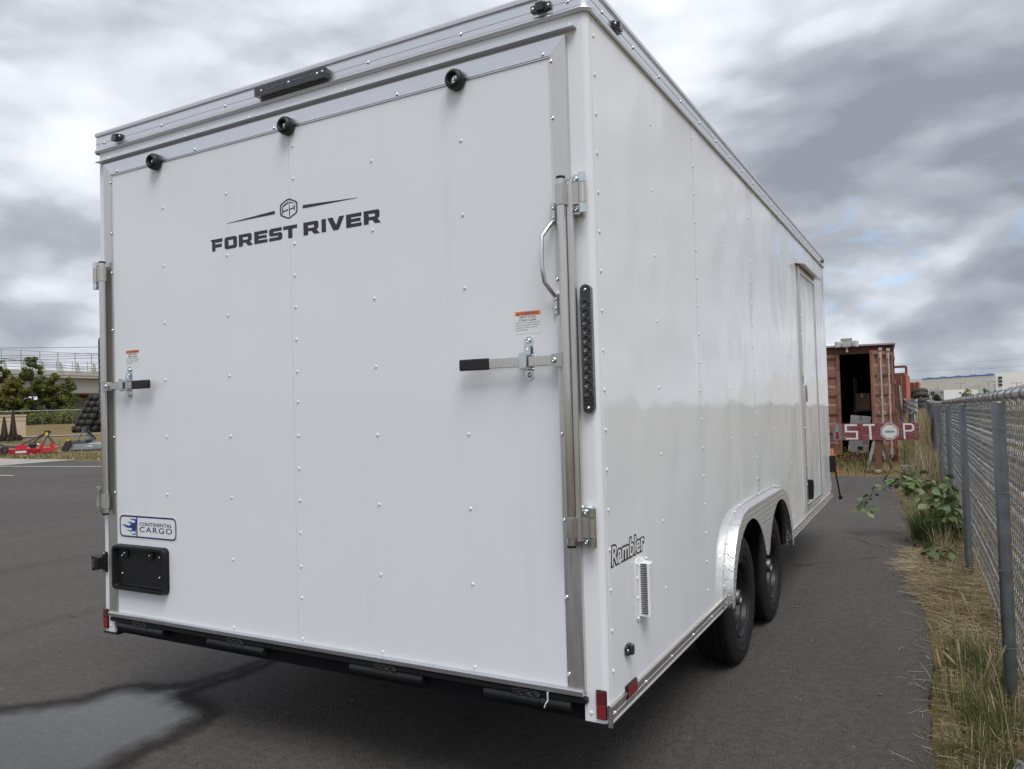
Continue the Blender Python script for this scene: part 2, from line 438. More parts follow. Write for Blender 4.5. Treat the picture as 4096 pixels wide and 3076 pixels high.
# weathered red plywood with flaking grain
m, k, b = newmat('red_board')
o = k.obj()
w = k.n('ShaderNodeTexWave', wave_type='BANDS', bands_direction='Z', inp={'Vector': k.mapping(o, scale=(0.35, 1, 1)), 'Scale': 9.0, 'Distortion': 16.0, 'Detail': 4.0, 'Detail Scale': 1.3})
wear = k.math('MULTIPLY', k.maprange(w.outputs['Fac'], 0.80, 0.97, 0, 1), k.maprange(k.noise(o, 3.5, 5.0, 0.6), 0.40, 0.62, 0, 1))
c = k.ramp(k.noise(o, 5.0, 6.0, 0.6), [(0.3, (0.135, 0.026, 0.032)), (0.7, (0.21, 0.042, 0.050))])
k.set(b.inputs['Base Color'], k.mix(wear, c, (0.33, 0.24, 0.23)))
b.inputs['Roughness'].default_value = 0.75
k.set(b.inputs['Normal'], k.bump(w.outputs['Fac'], 0.3, 0.006))
m, k, b = newmat('grey_flake')
o = k.obj()
w = k.n('ShaderNodeTexWave', wave_type='BANDS', bands_direction='DIAGONAL', inp={'Vector': o, 'Scale': 22.0, 'Distortion': 12.0, 'Detail': 4.0})
k.set(b.inputs['Base Color'], k.mix(k.maprange(w.outputs['Fac'], 0.4, 0.6, 0, 1), (0.10, 0.03, 0.04), (0.30, 0.27, 0.27)))
b.inputs['Roughness'].default_value = 0.8
simple('sign_white', (0.66, 0.66, 0.66), 0.7, 0, 0.06, 9, dirt=((0.42, 0.30, 0.29), 0.60, 12.0, 0.7))
simple('sign_grey', (0.27, 0.28, 0.30), 0.5, 0.2, 0.15, 20)
simple('warehouse_wall', (0.78, 0.775, 0.72), 0.8, 0, 0.04, 0.03)
simple('warehouse_white', (0.80, 0.80, 0.79), 0.8, 0, 0.04, 0.05)
simple('warehouse_blue', (0.06, 0.22, 0.52), 0.6, 0, 0.05, 0.1)
simple('dark_glass', (0.03, 0.033, 0.035), 0.2, 0, 0.2, 1)
simple('truck_white', (0.72, 0.72, 0.73), 0.4, 0, 0.05, 0.4)
simple('truck_grey', (0.36, 0.37, 0.38), 0.5, 0.2, 0.15, 0.6)
simple('bridge_concrete', (0.52, 0.50, 0.45), 0.85, 0, 0.10, 0.25, dirt=((0.24, 0.215, 0.18), 0.58, 0.35, 0.6))
simple('bridge_girder', (0.36, 0.35, 0.315), 0.8, 0, 0.06, 0.15)
simple('bridge_rail', (0.30, 0.30, 0.29), 0.6, 0.3, 0.1, 1)
simple('cutter_red', (0.46, 0.022, 0.040), 0.42, 0, 0.12, 2.5, dirt=((0.30, 0.10, 0.07), 0.62, 3.0, 0.6))
simple('mower_grey', (0.060, 0.078, 0.095), 0.40, 0, 0.15, 3, dirt=((0.14, 0.14, 0.13), 0.60, 3, 0.5))
simple('mower_steel', (0.13, 0.165, 0.205), 0.40, 0.2, 0.12, 3)
simple('mower_black', (0.030, 0.031, 0.034), 0.5, 0, 0.2, 6)
simple('sticker_yellow', (0.72, 0.50, 0.04), 0.5, 0, 0.06)
simple('tine_rust', (0.045, 0.030, 0.022), 0.75, 0.2, 0.4, 8)
simple('bin_cream', (0.50, 0.40, 0.29), 0.7, 0, 0.10, 0.9, dirt=((0.30, 0.20, 0.12), 0.60, 1.6, 0.6))
simple('hazed_hill_forest', (0.030, 0.052, 0.085), 0.95, 0, 0.15, 0.002)  # wooded hills, with the blue of distant haze put into the base colour
simple('treeline', (0.018, 0.030, 0.024), 0.95, 0, 0.35, 0.05)
simple('cable', (0.06, 0.06, 0.065), 0.7, 0, 0.1)
simple('stone', (0.14, 0.13, 0.12), 0.9, 0, 0.4, 30)
simple('plastic_film', (0.20, 0.21, 0.215), 0.3, 0, 0.2, 12)
M = MATS

# ------------------------------------------------------------------ mesh helpers
class MB:
    def __init__(self):
        self.v = []; self.f = []; self.c = None
    def poly(self, pts):
        i = len(self.v); self.v += [tuple(p) for p in pts]; self.f.append(tuple(range(i, i + len(pts)))); return self
    def box(self, x0, x1, y0, y1, z0, z1, b=0.0):
        if x0 > x1: x0, x1 = x1, x0
        if y0 > y1: y0, y1 = y1, y0
        if z0 > z1: z0, z1 = z1, z0
        b = min(b, (x1 - x0) * .45, (y1 - y0) * .45, (z1 - z0) * .45)
        i = len(self.v)
        if b <= 0:
            self.v += [(x0, y0, z0), (x1, y0, z0), (x1, y1, z0), (x0, y1, z0), (x0, y0, z1), (x1, y0, z1), (x1, y1, z1), (x0, y1, z1)]
            self.f += [tuple(i + a for a in q) for q in ((3, 2, 1, 0), (4, 5, 6, 7), (0, 1, 5, 4), (1, 2, 6, 5), (2, 3, 7, 6), (3, 0, 4, 7))]
            return self
        X = (x0, x1); Y = (y0, y1); Z = (z0, z1); idx = {}
        for a in (0, 1):
            for c in (0, 1):
                for e in (0, 1):
                    s = [1 if q == 0 else -1 for q in (a, c, e)]
                    for ax in range(3):
                        p = [X[a] + s[0] * b, Y[c] + s[1] * b, Z[e] + s[2] * b]
                        p[ax] = (X[a], Y[c], Z[e])[ax]
                        idx[(a, c, e, ax)] = len(self.v); self.v.append(tuple(p))
        def g(a, c, e, ax): return idx[(a, c, e, ax)]
        for s in (0, 1):
            for ax, quad in ((0, [(s, 0, 0), (s, 1, 0), (s, 1, 1), (s, 0, 1)]), (1, [(0, s, 0), (0, s, 1), (1, s, 1), (1, s, 0)]), (2, [(0, 0, s), (1, 0, s), (1, 1, s), (0, 1, s)])):
                q = [g(*t, ax) for t in quad]
                self.f.append(tuple(q if s else q[::-1]))
        for p in (0, 1):
            for q in (0, 1):
                self.f.append((g(0, p, q, 1), g(1, p, q, 1), g(1, p, q, 2), g(0, p, q, 2)))
                self.f.append((g(p, 0, q, 0), g(p, 1, q, 0), g(p, 1, q, 2), g(p, 0, q, 2)))
                self.f.append((g(p, q, 0, 0), g(p, q, 1, 0), g(p, q, 1, 1), g(p, q, 0, 1)))
        for a in (0, 1):
            for c in (0, 1):
                for e in (0, 1):
                    self.f.append((g(a, c, e, 0), g(a, c, e, 1), g(a, c, e, 2)))
        return self
    def tube(self, pts, r, n=8, caps=True):
        pts = [Vector(p) for p in pts]
        rs = r if isinstance(r, (list, tuple)) else [r] * len(pts)
        i0 = len(self.v)
        t = (pts[1] - pts[0]).normalized()
        up = Vector((0, 0, 1)) if abs(t.z) < 0.9 else Vector((1, 0, 0))
        a = t.cross(up).normalized()
        for j, p in enumerate(pts):
            if j == 0: tt = pts[1] - pts[0]
            elif j == len(pts) - 1: tt = pts[-1] - pts[-2]
            else: tt = (pts[j + 1] - pts[j]).normalized() + (pts[j] - pts[j - 1]).normalized()
            if tt.length < 1e-9: tt = t
            t = tt.normalized()
            a = (a - t * a.dot(t))
            if a.length < 1e-6: a = t.cross(Vector((0.3, 0.5, 0.8)))
            a.normalize(); bb = t.cross(a)
            for q in range(n):
                an = 2 * math.pi * q / n
                self.v.append(tuple(p + (a * math.cos(an) + bb * math.sin(an)) * rs[j]))
        for j in range(len(pts) - 1):
            for q in range(n):
                q2 = (q + 1) % n
                self.f.append((i0 + j * n + q, i0 + j * n + q2, i0 + (j + 1) * n + q2, i0 + (j + 1) * n + q))
        if caps:
            self.f.append(tuple(i0 + q for q in range(n))[::-1])
            e = i0 + (len(pts) - 1) * n
            self.f.append(tuple(e + q for q in range(n)))
        return self
    def prism(self, poly, axis, a0, a1):
        """extrude a 2D polygon; axis 'x': poly is (y,z); 'y': (x,z); 'z': (x,y)"""
        def P(p, a): return {'x': (a, p[0], p[1]), 'y': (p[0], a, p[1]), 'z': (p[0], p[1], a)}[axis]
        i = len(self.v); n = len(poly)
        self.v += [P(p, a0) for p in poly] + [P(p, a1) for p in poly]
        self.f.append(tuple(range(i, i + n))[::-1]); self.f.append(tuple(range(i + n, i + 2 * n)))
        for q in range(n):
            q2 = (q + 1) % n
            self.f.append((i + q, i + q2, i + n + q2, i + n + q))
        return self
    def lathe(self, prof, centre, axis, n=32, closed=False):
        """profile of (radius, along) revolved round axis through centre"""
        c = Vector(centre); ax = Vector(axis).normalized()
        up = Vector((0, 0, 1)) if abs(ax.z) < .9 else Vector((1, 0, 0))
        a = ax.cross(up).normalized(); bb = ax.cross(a)
        i = len(self.v); m_ = len(prof)
        for q in range(n):
            an = 2 * math.pi * q / n
            dr = a * math.cos(an) + bb * math.sin(an)
            for (r, h) in prof: self.v.append(tuple(c + dr * r + ax * h))
        for q in range(n):
            q2 = (q + 1) % n
            for j in range(m_ - 1 + (1 if closed else 0)):
                j2 = (j + 1) % m_
                self.f.append((i + q * m_ + j, i + q2 * m_ + j, i + q2 * m_ + j2, i + q * m_ + j2))
        return self
    def mesh(self, name, mat, smooth=True, angle=38):
        me = bpy.data.meshes.new(name)
        me.from_pydata(self.v, [], self.f)
        if mat is not None: me.materials.append(M[mat] if isinstance(mat, str) else mat)
        if smooth:
            me.shade_smooth()
            me.set_sharp_from_angle(angle=rad(angle))
        if self.c is not None:
            at = me.color_attributes.new('tint', 'FLOAT_COLOR', 'POINT')
            flat = []
            for c_ in self.c: flat += [c_[0], c_[1], c_[2], 1.0]
            at.data.foreach_set('color', flat)
        me.update()
        return me
    def build(self, name, mat, parent=None, smooth=True, angle=38, loc=None, rot=None):
        return link(name, self.mesh(name, mat, smooth, angle), parent, loc, rot)

def link(name, data, parent=None, loc=None, rot=None):
    o = bpy.data.objects.new(name, data)
    COL.objects.link(o)
    if parent is not None: o.parent = parent
    if loc is not None: o.location = loc
    if rot is not None: o.rotation_euler = rot
    return o
def tag(o, label, cat, group=None):
    o['label'] = label; o['category'] = cat
    if group: o['group'] = group
    return o
def thing(name, label, cat, loc=(0, 0, 0), rz=0.0, group=None):
    o = link(name, None, None, loc, (0, 0, rz))
    o.empty_display_size = 0.2
    return tag(o, label, cat, group)
def struct(o):
    o['kind'] = 'structure'; return o
def stuff(o, label=None, cat=None):
    o['kind'] = 'stuff'
    if label: o['label'] = label; o['category'] = cat
    return o

_dep = None
def curve_mesh(name, cu, mat):
    ob = bpy.data.objects.new('tmp', cu)
    COL.objects.link(ob)
    dg = bpy.context.evaluated_depsgraph_get()
    me = bpy.data.meshes.new_from_object(ob.evaluated_get(dg))
    bpy.data.objects.remove(ob)
    me.name = name
    me.materials.clear()
    me.materials.append(M[mat])
    return me
def glyph_mesh(name, loops, mat, ext=0.0004):
    cu = bpy.data.curves.new(name, 'CURVE')
    cu.dimensions = '2D'; cu.fill_mode = 'BOTH'; cu.extrude = ext
    for lp in loops:
        s = cu.splines.new('POLY'); s.points.add(len(lp) - 1)
        for p, (x, y) in zip(s.points, lp): p.co = (x, y, 0, 1)
        s.use_cyclic_u = True
    return curve_mesh(name, cu, mat)
def text_mesh(name, body, mat, w=None, h=None, shear=0.0, offset=0.0, ext=0.0004, align='LEFT', space=1.0, line=1.0, box=None, res=4):
    """lettering scaled so that the unoffset text fills w x h; lower left at 0,0"""
    def make(off):
        cu = bpy.data.curves.new(name, 'FONT')
        cu.body = body; cu.shear = shear; cu.offset = off; cu.extrude = 0.001; cu.fill_mode = 'BOTH'
        cu.align_x = align; cu.space_character = space; cu.space_line = line; cu.resolution_u = res
        return curve_mesh(name, cu, mat)
    ref = make(0.0)
    xs = [v.co.x for v in ref.vertices]; ys = [v.co.y for v in ref.vertices]
    x0, x1, y0, y1 = min(xs), max(xs), min(ys), max(ys)
    me = make(offset) if offset else ref
    sx_ = w / (x1 - x0); sy_ = h / (y1 - y0)
    for v in me.vertices:
        v.co = ((v.co.x - x0) * sx_, (v.co.y - y0) * sy_, ext if v.co.z > 0 else -ext)
    return me
REAR = Matrix(((1, 0, 0, 0), (0, 0, -1, 0), (0, 1, 0, 0), (0, 0, 0, 1)))      # local x,y,z -> x, z, -y : print on the rear face
SIDE = Matrix(((0, 0, 1, 0), (1, 0, 0, 0), (0, 1, 0, 0), (0, 0, 0, 1)))       # local x,y,z -> y, z, x  : print on the right side
def put(name, me, base, parent, loc):
    o = bpy.data.objects.new(name, me); COL.objects.link(o)
    o.parent = parent
    o.matrix_local = Matrix.Translation(loc) @ base
    return o
rng = random.Random(7)

# ================================================================== SETTING
def sstep(a, b, t):
    t = max(0.0, min(1.0, (t - a) / (b - a))); return t * t * (3 - 2 * t)
def gz(x, y):
    """height of the natural ground"""
    z = -0.025
    s = -0.865 * x + 0.502 * y
    z += 0.72 * sstep(80, 104, s) * sstep(-25, -45, x)
    z -= 0.008 * max(0.0, min(y, 420.0) - 22.0) * sstep(-60, -20, x)
    z -= 0.010 * max(0.0, min(x, 300.0) - 14.0)
    return z
def axis(lo, hi, fine):
    pts = set()
    for a, b_, st in fine:
        q = a
        while q <= b_: pts.add(round(q, 3)); q += st
    q = 400.0
    for q in (150, 200, 260, 340, 450, 600, 900, 1500, 3000, 6000):
        if q <= hi: pts.add(float(q))
        if -q >= lo: pts.add(float(-q))
    return sorted(pts)
gx = axis(-6000, 6000, [(-130, -20, 3.0), (-20, 20, 1.0), (20, 130, 5.0)])
gy = axis(-6000, 6000, [(-60, 0, 4.0), (0, 30, 1.0), (30, 130, 3.0)])
mb = MB()
for y in gy:
    for x in gx: mb.v.append((x, y, gz(x, y) + (0.03 * (mnoise.noise(Vector((x * .3, y * .3, 0)))) if abs(x) < 120 and (y > 14 or x > 1.6) else 0.0)))
nx = len(gx)
for j in range(len(gy) - 1):
    for i in range(nx - 1):
        mb.f.append((j * nx + i, j * nx + i + 1, (j + 1) * nx + i + 1, (j + 1) * nx + i))
struct(mb.build('ground', 'dry_grass'))

# asphalt lot with a ragged edge along the fence
edge = [(0.905, -14.0), (0.90, 0.2), (0.889, 1.086), (0.866, 1.483), (0.872, 1.93), (0.868, 2.59), (0.838, 3.41), (0.763, 3.88), (0.700, 4.4), (0.655, 4.93), (0.713, 5.65), (0.66, 6.98), (0.56, 8.2), (0.461, 9.34), (0.39, 10.6), (0.338, 11.7)]
fine_edge = []
for (x0, y0), (x1, y1) in zip(edge, edge[1:]):
    n = max(1, int((y1 - y0) / 0.05)) if y0 > -1 else 4
    for q in range(n):
        t = q / n
        y = y0 + (y1 - y0) * t
        fine_edge.append((x0 + (x1 - x0) * t + 0.035 * mnoise.noise(Vector((y * 3.1, 3.3, 0))) + 0.018 * mnoise.noise(Vector((y * 14.0, 7.0, 0))), y))
far_edge = [(0.33 - q * 0.3, 12.55 + 0.006 * q + 0.06 * mnoise.noise(Vector((q * .9, 1.0, 5.0)))) for q in range(0, 85)]
lot = fine_edge + [(0.32, 12.2)] + far_edge + [(-25.3, 13.4), (-48.0, 13.4), (-48.0, -40.0), (0.9, -40.0)]
a = MB(); a.poly([(x, y, 0.0) for x, y in lot])
i0 = len(a.v)
a.v += [(x + 0.01, y + 0.01, -0.06) for x, y in lot]
for q in range(len(lot)):
    q2 = (q + 1) % len(lot)
    a.f.append((q, i0 + q, i0 + q2, q2))
struct(a.build('asphalt_lot', 'asphalt', smooth=False))

pad = MB().box(-47.5, -24.72, -30.0, 13.3, -0.05, 0.008)
struct(pad.build('concrete_pad', 'concrete', smooth=False))
for x0, y0, x1, y1, w in ((-24.60, -8.0, -24.63, 13.35, 0.10), (-24.4, 10.66, -12.0, 12.26, 0.11), (-24.4, 8.05, -19.5, 8.64, 0.11)):
    dx, dy = x1 - x0, y1 - y0; L = math.hypot(dx, dy); nxn, nyn = -dy / L * w / 2, dx / L * w / 2
    pl = MB().poly([(x0 - nxn, y0 - nyn, 0.012), (x1 - nxn, y1 - nyn, 0.012), (x1 + nxn, y1 + nyn, 0.012), (x0 + nxn, y0 + nyn, 0.012)])
    struct(pl.build('painted_line', 'line_paint', smooth=False))

# gravel drive below the bank
mb = MB(); pts = []
for q in range(-14, 22):
    t = q * 3.0
    cx_, cy_ = -60.6 + 0.478 * t, 34.4 + 0.878 * t
    for s_ in (-1, 1):
        wv = 2.5 + 0.5 * mnoise.noise(Vector((q * .5, s_, 0)))
        x_, y_ = cx_ - 0.878 * s_ * wv, cy_ + 0.478 * s_ * wv
        mb.v.append((x_, y_, max(gz(x_, y_), -0.02) + 0.05))
for q in range(len(mb.v) // 2 - 1): mb.f.append((2 * q, 2 * q + 2, 2 * q + 3, 2 * q + 1))
struct(mb.build('gravel_road', 'gravel'))

# the puddle: a grid sheet with wetness falling off to its rim
pud = [(-3.6, -0.75), (-3.178, -0.169), (-3.076, -0.069), (-2.921, 0.093), (-2.931, 0.221), (-2.825, 0.349), (-2.69, 0.37), (-2.573, 0.463), (-2.541, 0.665), (-2.50, 1.05), (-2.42, 1.05), (-2.40, 0.671), (-2.43, 0.477), (-2.45, 0.36), (-2.333, 0.33), (-2.185, 0.30), (-2.09, 0.254), (-2.05, 0.103), (-2.02, -0.042), (-2.03, -0.206), (-1.99, -0.324), (-1.98, -0.6), (-2.15, -1.05), (-3.0, -1.2)]
def pdist(x, y):
    ins = False; best = 9.0
    for (ax, ay), (bx, by) in zip(pud, pud[1:] + pud[:1]):
        if (ay > y) != (by > y) and x < (bx - ax) * (y - ay) / (by - ay) + ax: ins = not ins
        t = max(0, min(1, ((x - ax) * (bx - ax) + (y - ay) * (by - ay)) / ((bx - ax) ** 2 + (by - ay) ** 2)))
        best = min(best, math.hypot(x - ax - t * (bx - ax), y - ay - t * (by - ay)))
    return best if ins else -best
mb = MB(); wet = []
st = 0.045; nxp = int(2.3 / st); nyp = int(2.75 / st)
for j in range(nyp):
    for i in range(nxp):
        x, y = -3.95 + i * st, -1.45 + j * st
        mb.v.append((x, y, 0.004)); dd = pdist(x, y)
        wet.append(max(0.0, min(1.0, 0.26 + dd * (3.4 if dd > 0 else 3.6))))
for j in range(nyp - 1):
    for i in range(nxp - 1):
        q = (j * nxp + i, j * nxp + i + 1, (j + 1) * nxp + i + 1, (j + 1) * nxp + i)
        if max(wet[t] for t in q) > 0: mb.f.append(q)
po = mb.build('puddle', 'wet_asphalt')
at = po.data.attributes.new('wet', 'FLOAT', 'POINT'); at.data.foreach_set('value', wet)
struct(po)

# loose grit on the lot
mb = MB()
for q in range(420):
    if q < 300: x, y = rng.uniform(-8, 0.8), rng.uniform(-1.6, 6)
    else: x, y = rng.uniform(0.1, 0.85), rng.uniform(0.2, 11)
    r = rng.uniform(0.0025, 0.008) * (1.6 if rng.random() < .1 else 1)
    i = len(mb.v)
    for dx, dy, dz in ((1, 0, .3), (0, 1, .3), (-1, 0, .3), (0, -1, .3), (0, 0, 1.1), (0, 0, -.2)):
        mb.v.append((x + dx * r * rng.uniform(.7, 1.3), y + dy * r * rng.uniform(.7, 1.3), r * 0.2 + dz * r))
    for t in ((0, 1, 4), (1, 2, 4), (2, 3, 4), (3, 0, 4), (1, 0, 5), (2, 1, 5), (3, 2, 5), (0, 3, 5)): mb.f.append(tuple(i + u for u in t))
stuff(mb.build('grit', 'stone', smooth=False), 'loose grit and small stones scattered on the asphalt', 'grit')

# far hills and the dark line of woods in front of them
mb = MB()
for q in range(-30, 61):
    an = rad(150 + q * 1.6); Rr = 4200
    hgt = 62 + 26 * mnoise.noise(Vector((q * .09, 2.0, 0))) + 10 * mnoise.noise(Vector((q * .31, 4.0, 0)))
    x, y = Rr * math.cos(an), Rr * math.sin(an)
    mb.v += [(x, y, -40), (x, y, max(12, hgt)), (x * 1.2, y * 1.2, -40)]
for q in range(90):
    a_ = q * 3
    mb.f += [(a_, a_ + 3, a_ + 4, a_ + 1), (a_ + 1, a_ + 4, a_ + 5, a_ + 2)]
struct(mb.build('hills', 'hazed_hill_forest'))
mb = MB()
for q in range(1700):
    an = rad(rng.uniform(-135, 225)); Rr = rng.uniform(640, 800)
    if 55 < math.degrees(an) < 92: continue
    x, y = Rr * math.cos(an), Rr * math.sin(an); hh = rng.uniform(6, 13) * (0.8 if x > 0 else 1); w = hh * rng.uniform(.22, .5)
    z0 = gz(x, y) - 1
    mb.lathe([(0.05, hh), (w * .5, hh * .72), (w * .75, hh * .4), (w, hh * .12), (w * .6, 0)], (x, y, z0), (0, 0, 1), 6)
stuff(mb.build('far_treeline', 'treeline', smooth=False), 'dark line of far conifers along the horizon under the overpass', 'trees')

# ================================================================== THE TRAILER
T = thing('cargo_trailer', 'white enclosed cargo trailer with rear ramp door, parked on the asphalt', 'trailer')
W = 2.59; LEN = 5.96; ZB = 0.404; ZT = 2.72
def zb(y):      # underside line of the body, rising a little toward the raised nose
    return ZB + 0.030 * max(0.0, (y - 1.5) / 4.5) ** 1.4

# rivet meshes (dome along +z) shared by all rivets
def rivet_mesh(name, r, h, mat, hole=True):
    m_ = MB(); n = 10
    prof = [(r * .98, 0.0), (r, h * .25), (r * .8, h * .72), (r * .42, h)]
    m_.lathe(prof, (0, 0, 0), (0, 0, 1), n)
    top = [len(m_.v) - n * 4 + q * 4 + 3 for q in range(n)]
    if hole:
        c0 = len(m_.v); m_.v.append((0, 0, h * .35)); m_.f += [(top[q], top[(q + 1) % n], c0) for q in range(n)]
    else: m_.f.append(tuple(top))
    return m_.mesh(name, mat, True, 70)
RV_W = rivet_mesh('rivet_white', 0.0062, 0.0040, 'rivet_white')
RV_A = rivet_mesh('rivet_alu', 0.0068, 0.0048, 'chrome')
SCREW = rivet_mesh('screw_head', 0.0055, 0.004, 'zinc')
BOLT = rivet_mesh('bolt_head', 0.0095, 0.007, 'zinc')
RROT = (rad(90), 0, 0)          # +z -> -y
SROT = (0, rad(90), 0)          # +z -> +x
def rivet(parent, loc, face, me=RV_W, name='rivet'):
    return link(name, me, parent, loc, RROT if face == 'r' else SROT)

# --- body core: walls, floor, roof
MB().box(-W + 0.375, -0.375, 0.05, LEN - 0.02, 0.43, 2.74).build('body_shell', 'black_paint', T, smooth=False)
notch = [(0.05, 0.43), (1.50, 0.43), (1.56, 0.62), (1.70, 0.80), (1.93, 0.865), (2.92, 0.865), (3.155, 0.80), (3.30, 0.62), (3.36, 0.43), (LEN - 0.02, 0.46), (LEN - 0.02, 2.74), (0.05, 2.74)]
for xa, xb in ((-0.374, -0.012), (-W + 0.012, -W + 0.374)):
    MB().prism(notch, 'x', xa, xb).build('body_shell', 'black_paint', T, smooth=False)
rf = MB()
n = 14
for j in (0, 1):
    y = 0.01 if j == 0 else LEN
    for q in range(n + 1):
        t = q / n
        rf.v.append((-W + 0.006 + t * (W - 0.012), y, 2.785 + 0.012 * math.sin(math.pi * t)))
for q in range(n): rf.f.append((q, q + 1, n + 1 + q + 1, n + 1 + q))
rf.build('roof', 'aluminium', T)
# --- corner posts with rounded outer edges
def post_profile(xin, xout, sgn):
    r = 0.022
    pts = [(xin, 0.045), (xin, 0.0)]
    cx_ = xout - sgn * r
    for q in range(7):
        an = math.pi / 2 * q / 6
        pts.append((cx_ + sgn * r * math.sin(an), r - r * math.cos(an)))
    pts += [(xout, 0.030), (xout - sgn * 0.004, 0.045)]
    return pts
p = post_profile(-0.080, 0.0, 1); pr = MB().prism(p, 'z', ZB, 2.722).build('corner_post', 'white_post', T)
p = post_profile(-W + 0.080, -W, -1); plf = MB().prism(p, 'z', ZB, 2.722).build('corner_post', 'white_post', T)
hd = MB().box(-W + 0.080, -0.080, 0.0, 0.045, 2.640, 2.722).build('header', 'white_post', T, smooth=False)
for x in (-0.058, -W + 0.056): rivet(pr if x > -1 else plf, (x, 0.0, 0.432), 'r')

# --- right side panels, each its own sheet with a dark joint between
seams = [0.034, 1.213, 2.416, 3.612, 4.80, LEN - 0.004]
panels = []
ARCH = [(1.520, 0.405), (1.530, 0.50), (1.560, 0.595), (1.615, 0.690), (1.70, 0.770), (1.81, 0.820), (1.93, 0.838), (2.43, 0.838), (2.92, 0.838), (3.04, 0.820), (3.155, 0.770), (3.24, 0.690), (3.295, 0.595), (3.325, 0.50), (3.335, 0.405)]
for q in range(5):
    y0, y1 = seams[q] + 0.0032, seams[q + 1] - 0.0032
    if q == 1: low = [(y0, zb(y0) + .03), (1.522, zb(1.52) + .03)] + ARCH[1:7] + [(y1, 0.838)]
    elif q == 2: low = [(y0, 0.838)] + ARCH[8:14] + [(3.333, zb(3.33) + .03), (y1, zb(y1) + .03)]
    else: low = [(y0, zb(y0) + .03), (y1, zb(y1) + .03)]
    ob = MB().prism(low + [(y1, 2.735), (y0, 2.735)], 'x', -0.004, 0.0).build('side_panel', 'white_panel', T, smooth=False)
    panels.append(ob)
MB().box(-W - 0.0, -W + 0.011, 0.046, LEN - 0.004, ZB + 0.03, 2.735).build('side_panel', 'white_panel', T, smooth=False)
MB().box(-W + 0.006, -0.006, LEN - 0.01, LEN, ZB + 0.05, 2.735).build('front_wall', 'white_panel', T, smooth=False)
# rivets: seam rows every 0.13 m, mid rows every 0.26 m
zr = [0.557 + 0.1305 * q for q in range(17)]
for z in zr:
    rivet(panels[0], (0.0004, 0.053, z), 's')
for si, y in ((1, 1.228), (2, 2.432), (3, 3.628)):
    for z in zr:
        if y > 1.5 and y < 3.4 and z < 0.93: continue
        rivet(panels[si], (0.0004, y, z), 's')
for si, y in ((0, 0.622), (1, 1.815), (2, 3.02), (4, 5.33)):
    for z in [0.44 + 0.2605 * q for q in range(1, 9)]:
        if 1.5 < y < 3.4 and z < 0.98: continue
        rivet(panels[si], (-0.0008, y, z), 's')
for z in (2.63, 2.55): rivet(panels[4], (0.0004, 4.812, z), 's')
for z in zr: rivet(panels[4], (0.0004, LEN - 0.03, z), 's')

# --- top trim: extruded aluminium band with lip, rear and right side, rounded corner
def trim_profile(z0=2.716):
    # (out, z)
    return [(0.002, z0 - 0.006), (0.013, z0 - 0.006), (0.016, z0 + 0.002), (0.012, z0 + 0.012), (0.007, z0 + 0.016), (0.007, z0 + 0.036), (0.0085, z0 + 0.037), (0.007, z0 + 0.038), (0.007, z0 + 0.066), (0.004, z0 + 0.068), (0.004, z0 + 0.074), (0.013, z0 + 0.076), (0.015, z0 + 0.086), (0.010, z0 + 0.094), (0.0, z0 + 0.096)]
def sweep(prof, path):
    """path of (x, y, nx, ny)"""
    m_ = MB(); n_ = len(prof)
    for x, y, ax, ay in path:
        for o_, z in prof: m_.v.append((x + ax * o_, y + ay * o_, z))
    for j in range(len(path) - 1):
        for i in range(n_ - 1): m_.f.append((j * n_ + i, (j + 1) * n_ + i, (j + 1) * n_ + i + 1, j * n_ + i + 1))
    return m_
rearpath = [(-W, 0.0, 0, -1), (-0.022, 0.0, 0, -1)]
corner = [(-0.022 + 0.022 * math.sin(t), 0.022 - 0.022 * math.cos(t), math.sin(t), -math.cos(t)) for t in [math.pi / 2 * q / 8 for q in range(9)]]
rt = sweep(trim_profile(), rearpath + corner[1:]).build('roof_trim', 'aluminium', T, angle=30)
lt = sweep(trim_profile(), [(-W, LEN, -1, 0), (-W, 0.0, -1, 0)]).build('roof_trim', 'aluminium', T, angle=30)
st_ = sweep(trim_profile(), [(0.0, 0.022, 1, 0), (0.0, 4.93, 1, 0)]).build('roof_trim', 'aluminium', T, angle=30)
st2 = sweep(trim_profile(), [(0.0, 4.934, 1, 0), (0.0, LEN - 0.02, 1, 0), (-0.02, LEN, 0, 1), (-W, LEN, 0, 1)]).build('roof_trim', 'aluminium', T, angle=30)
for x in (-2.528, -2.104, -1.686, -1.318, -0.90, -0.481, -0.063): rivet(rt, (x, -0.0075, 2.752), 'r', RV_A)
for q in range(16):
    y = 0.12 + 0.305 * q
    rivet(st_, (0.0075, y, 2.752), 's', RV_A)
for y in (5.08, 5.38, 5.68, 5.9): rivet(st2, (0.0075, y, 2.752), 's', RV_A)

# --- drip rail over the ramp door
dr = MB().prism([(0.0, 2.683), (-0.003, 2.683), (-0.003, 2.664), (-0.030, 2.660), (-0.031, 2.657), (0.0, 2.658)], 'x', -2.565, -0.036)
drl = dr.build('drip_rail', 'aluminium', T, angle=25)
for x in (-2.50, -1.95, -1.55, -1.02, -0.62, -0.06): rivet(drl, (x, -0.003, 2.676), 'r', RV_W)

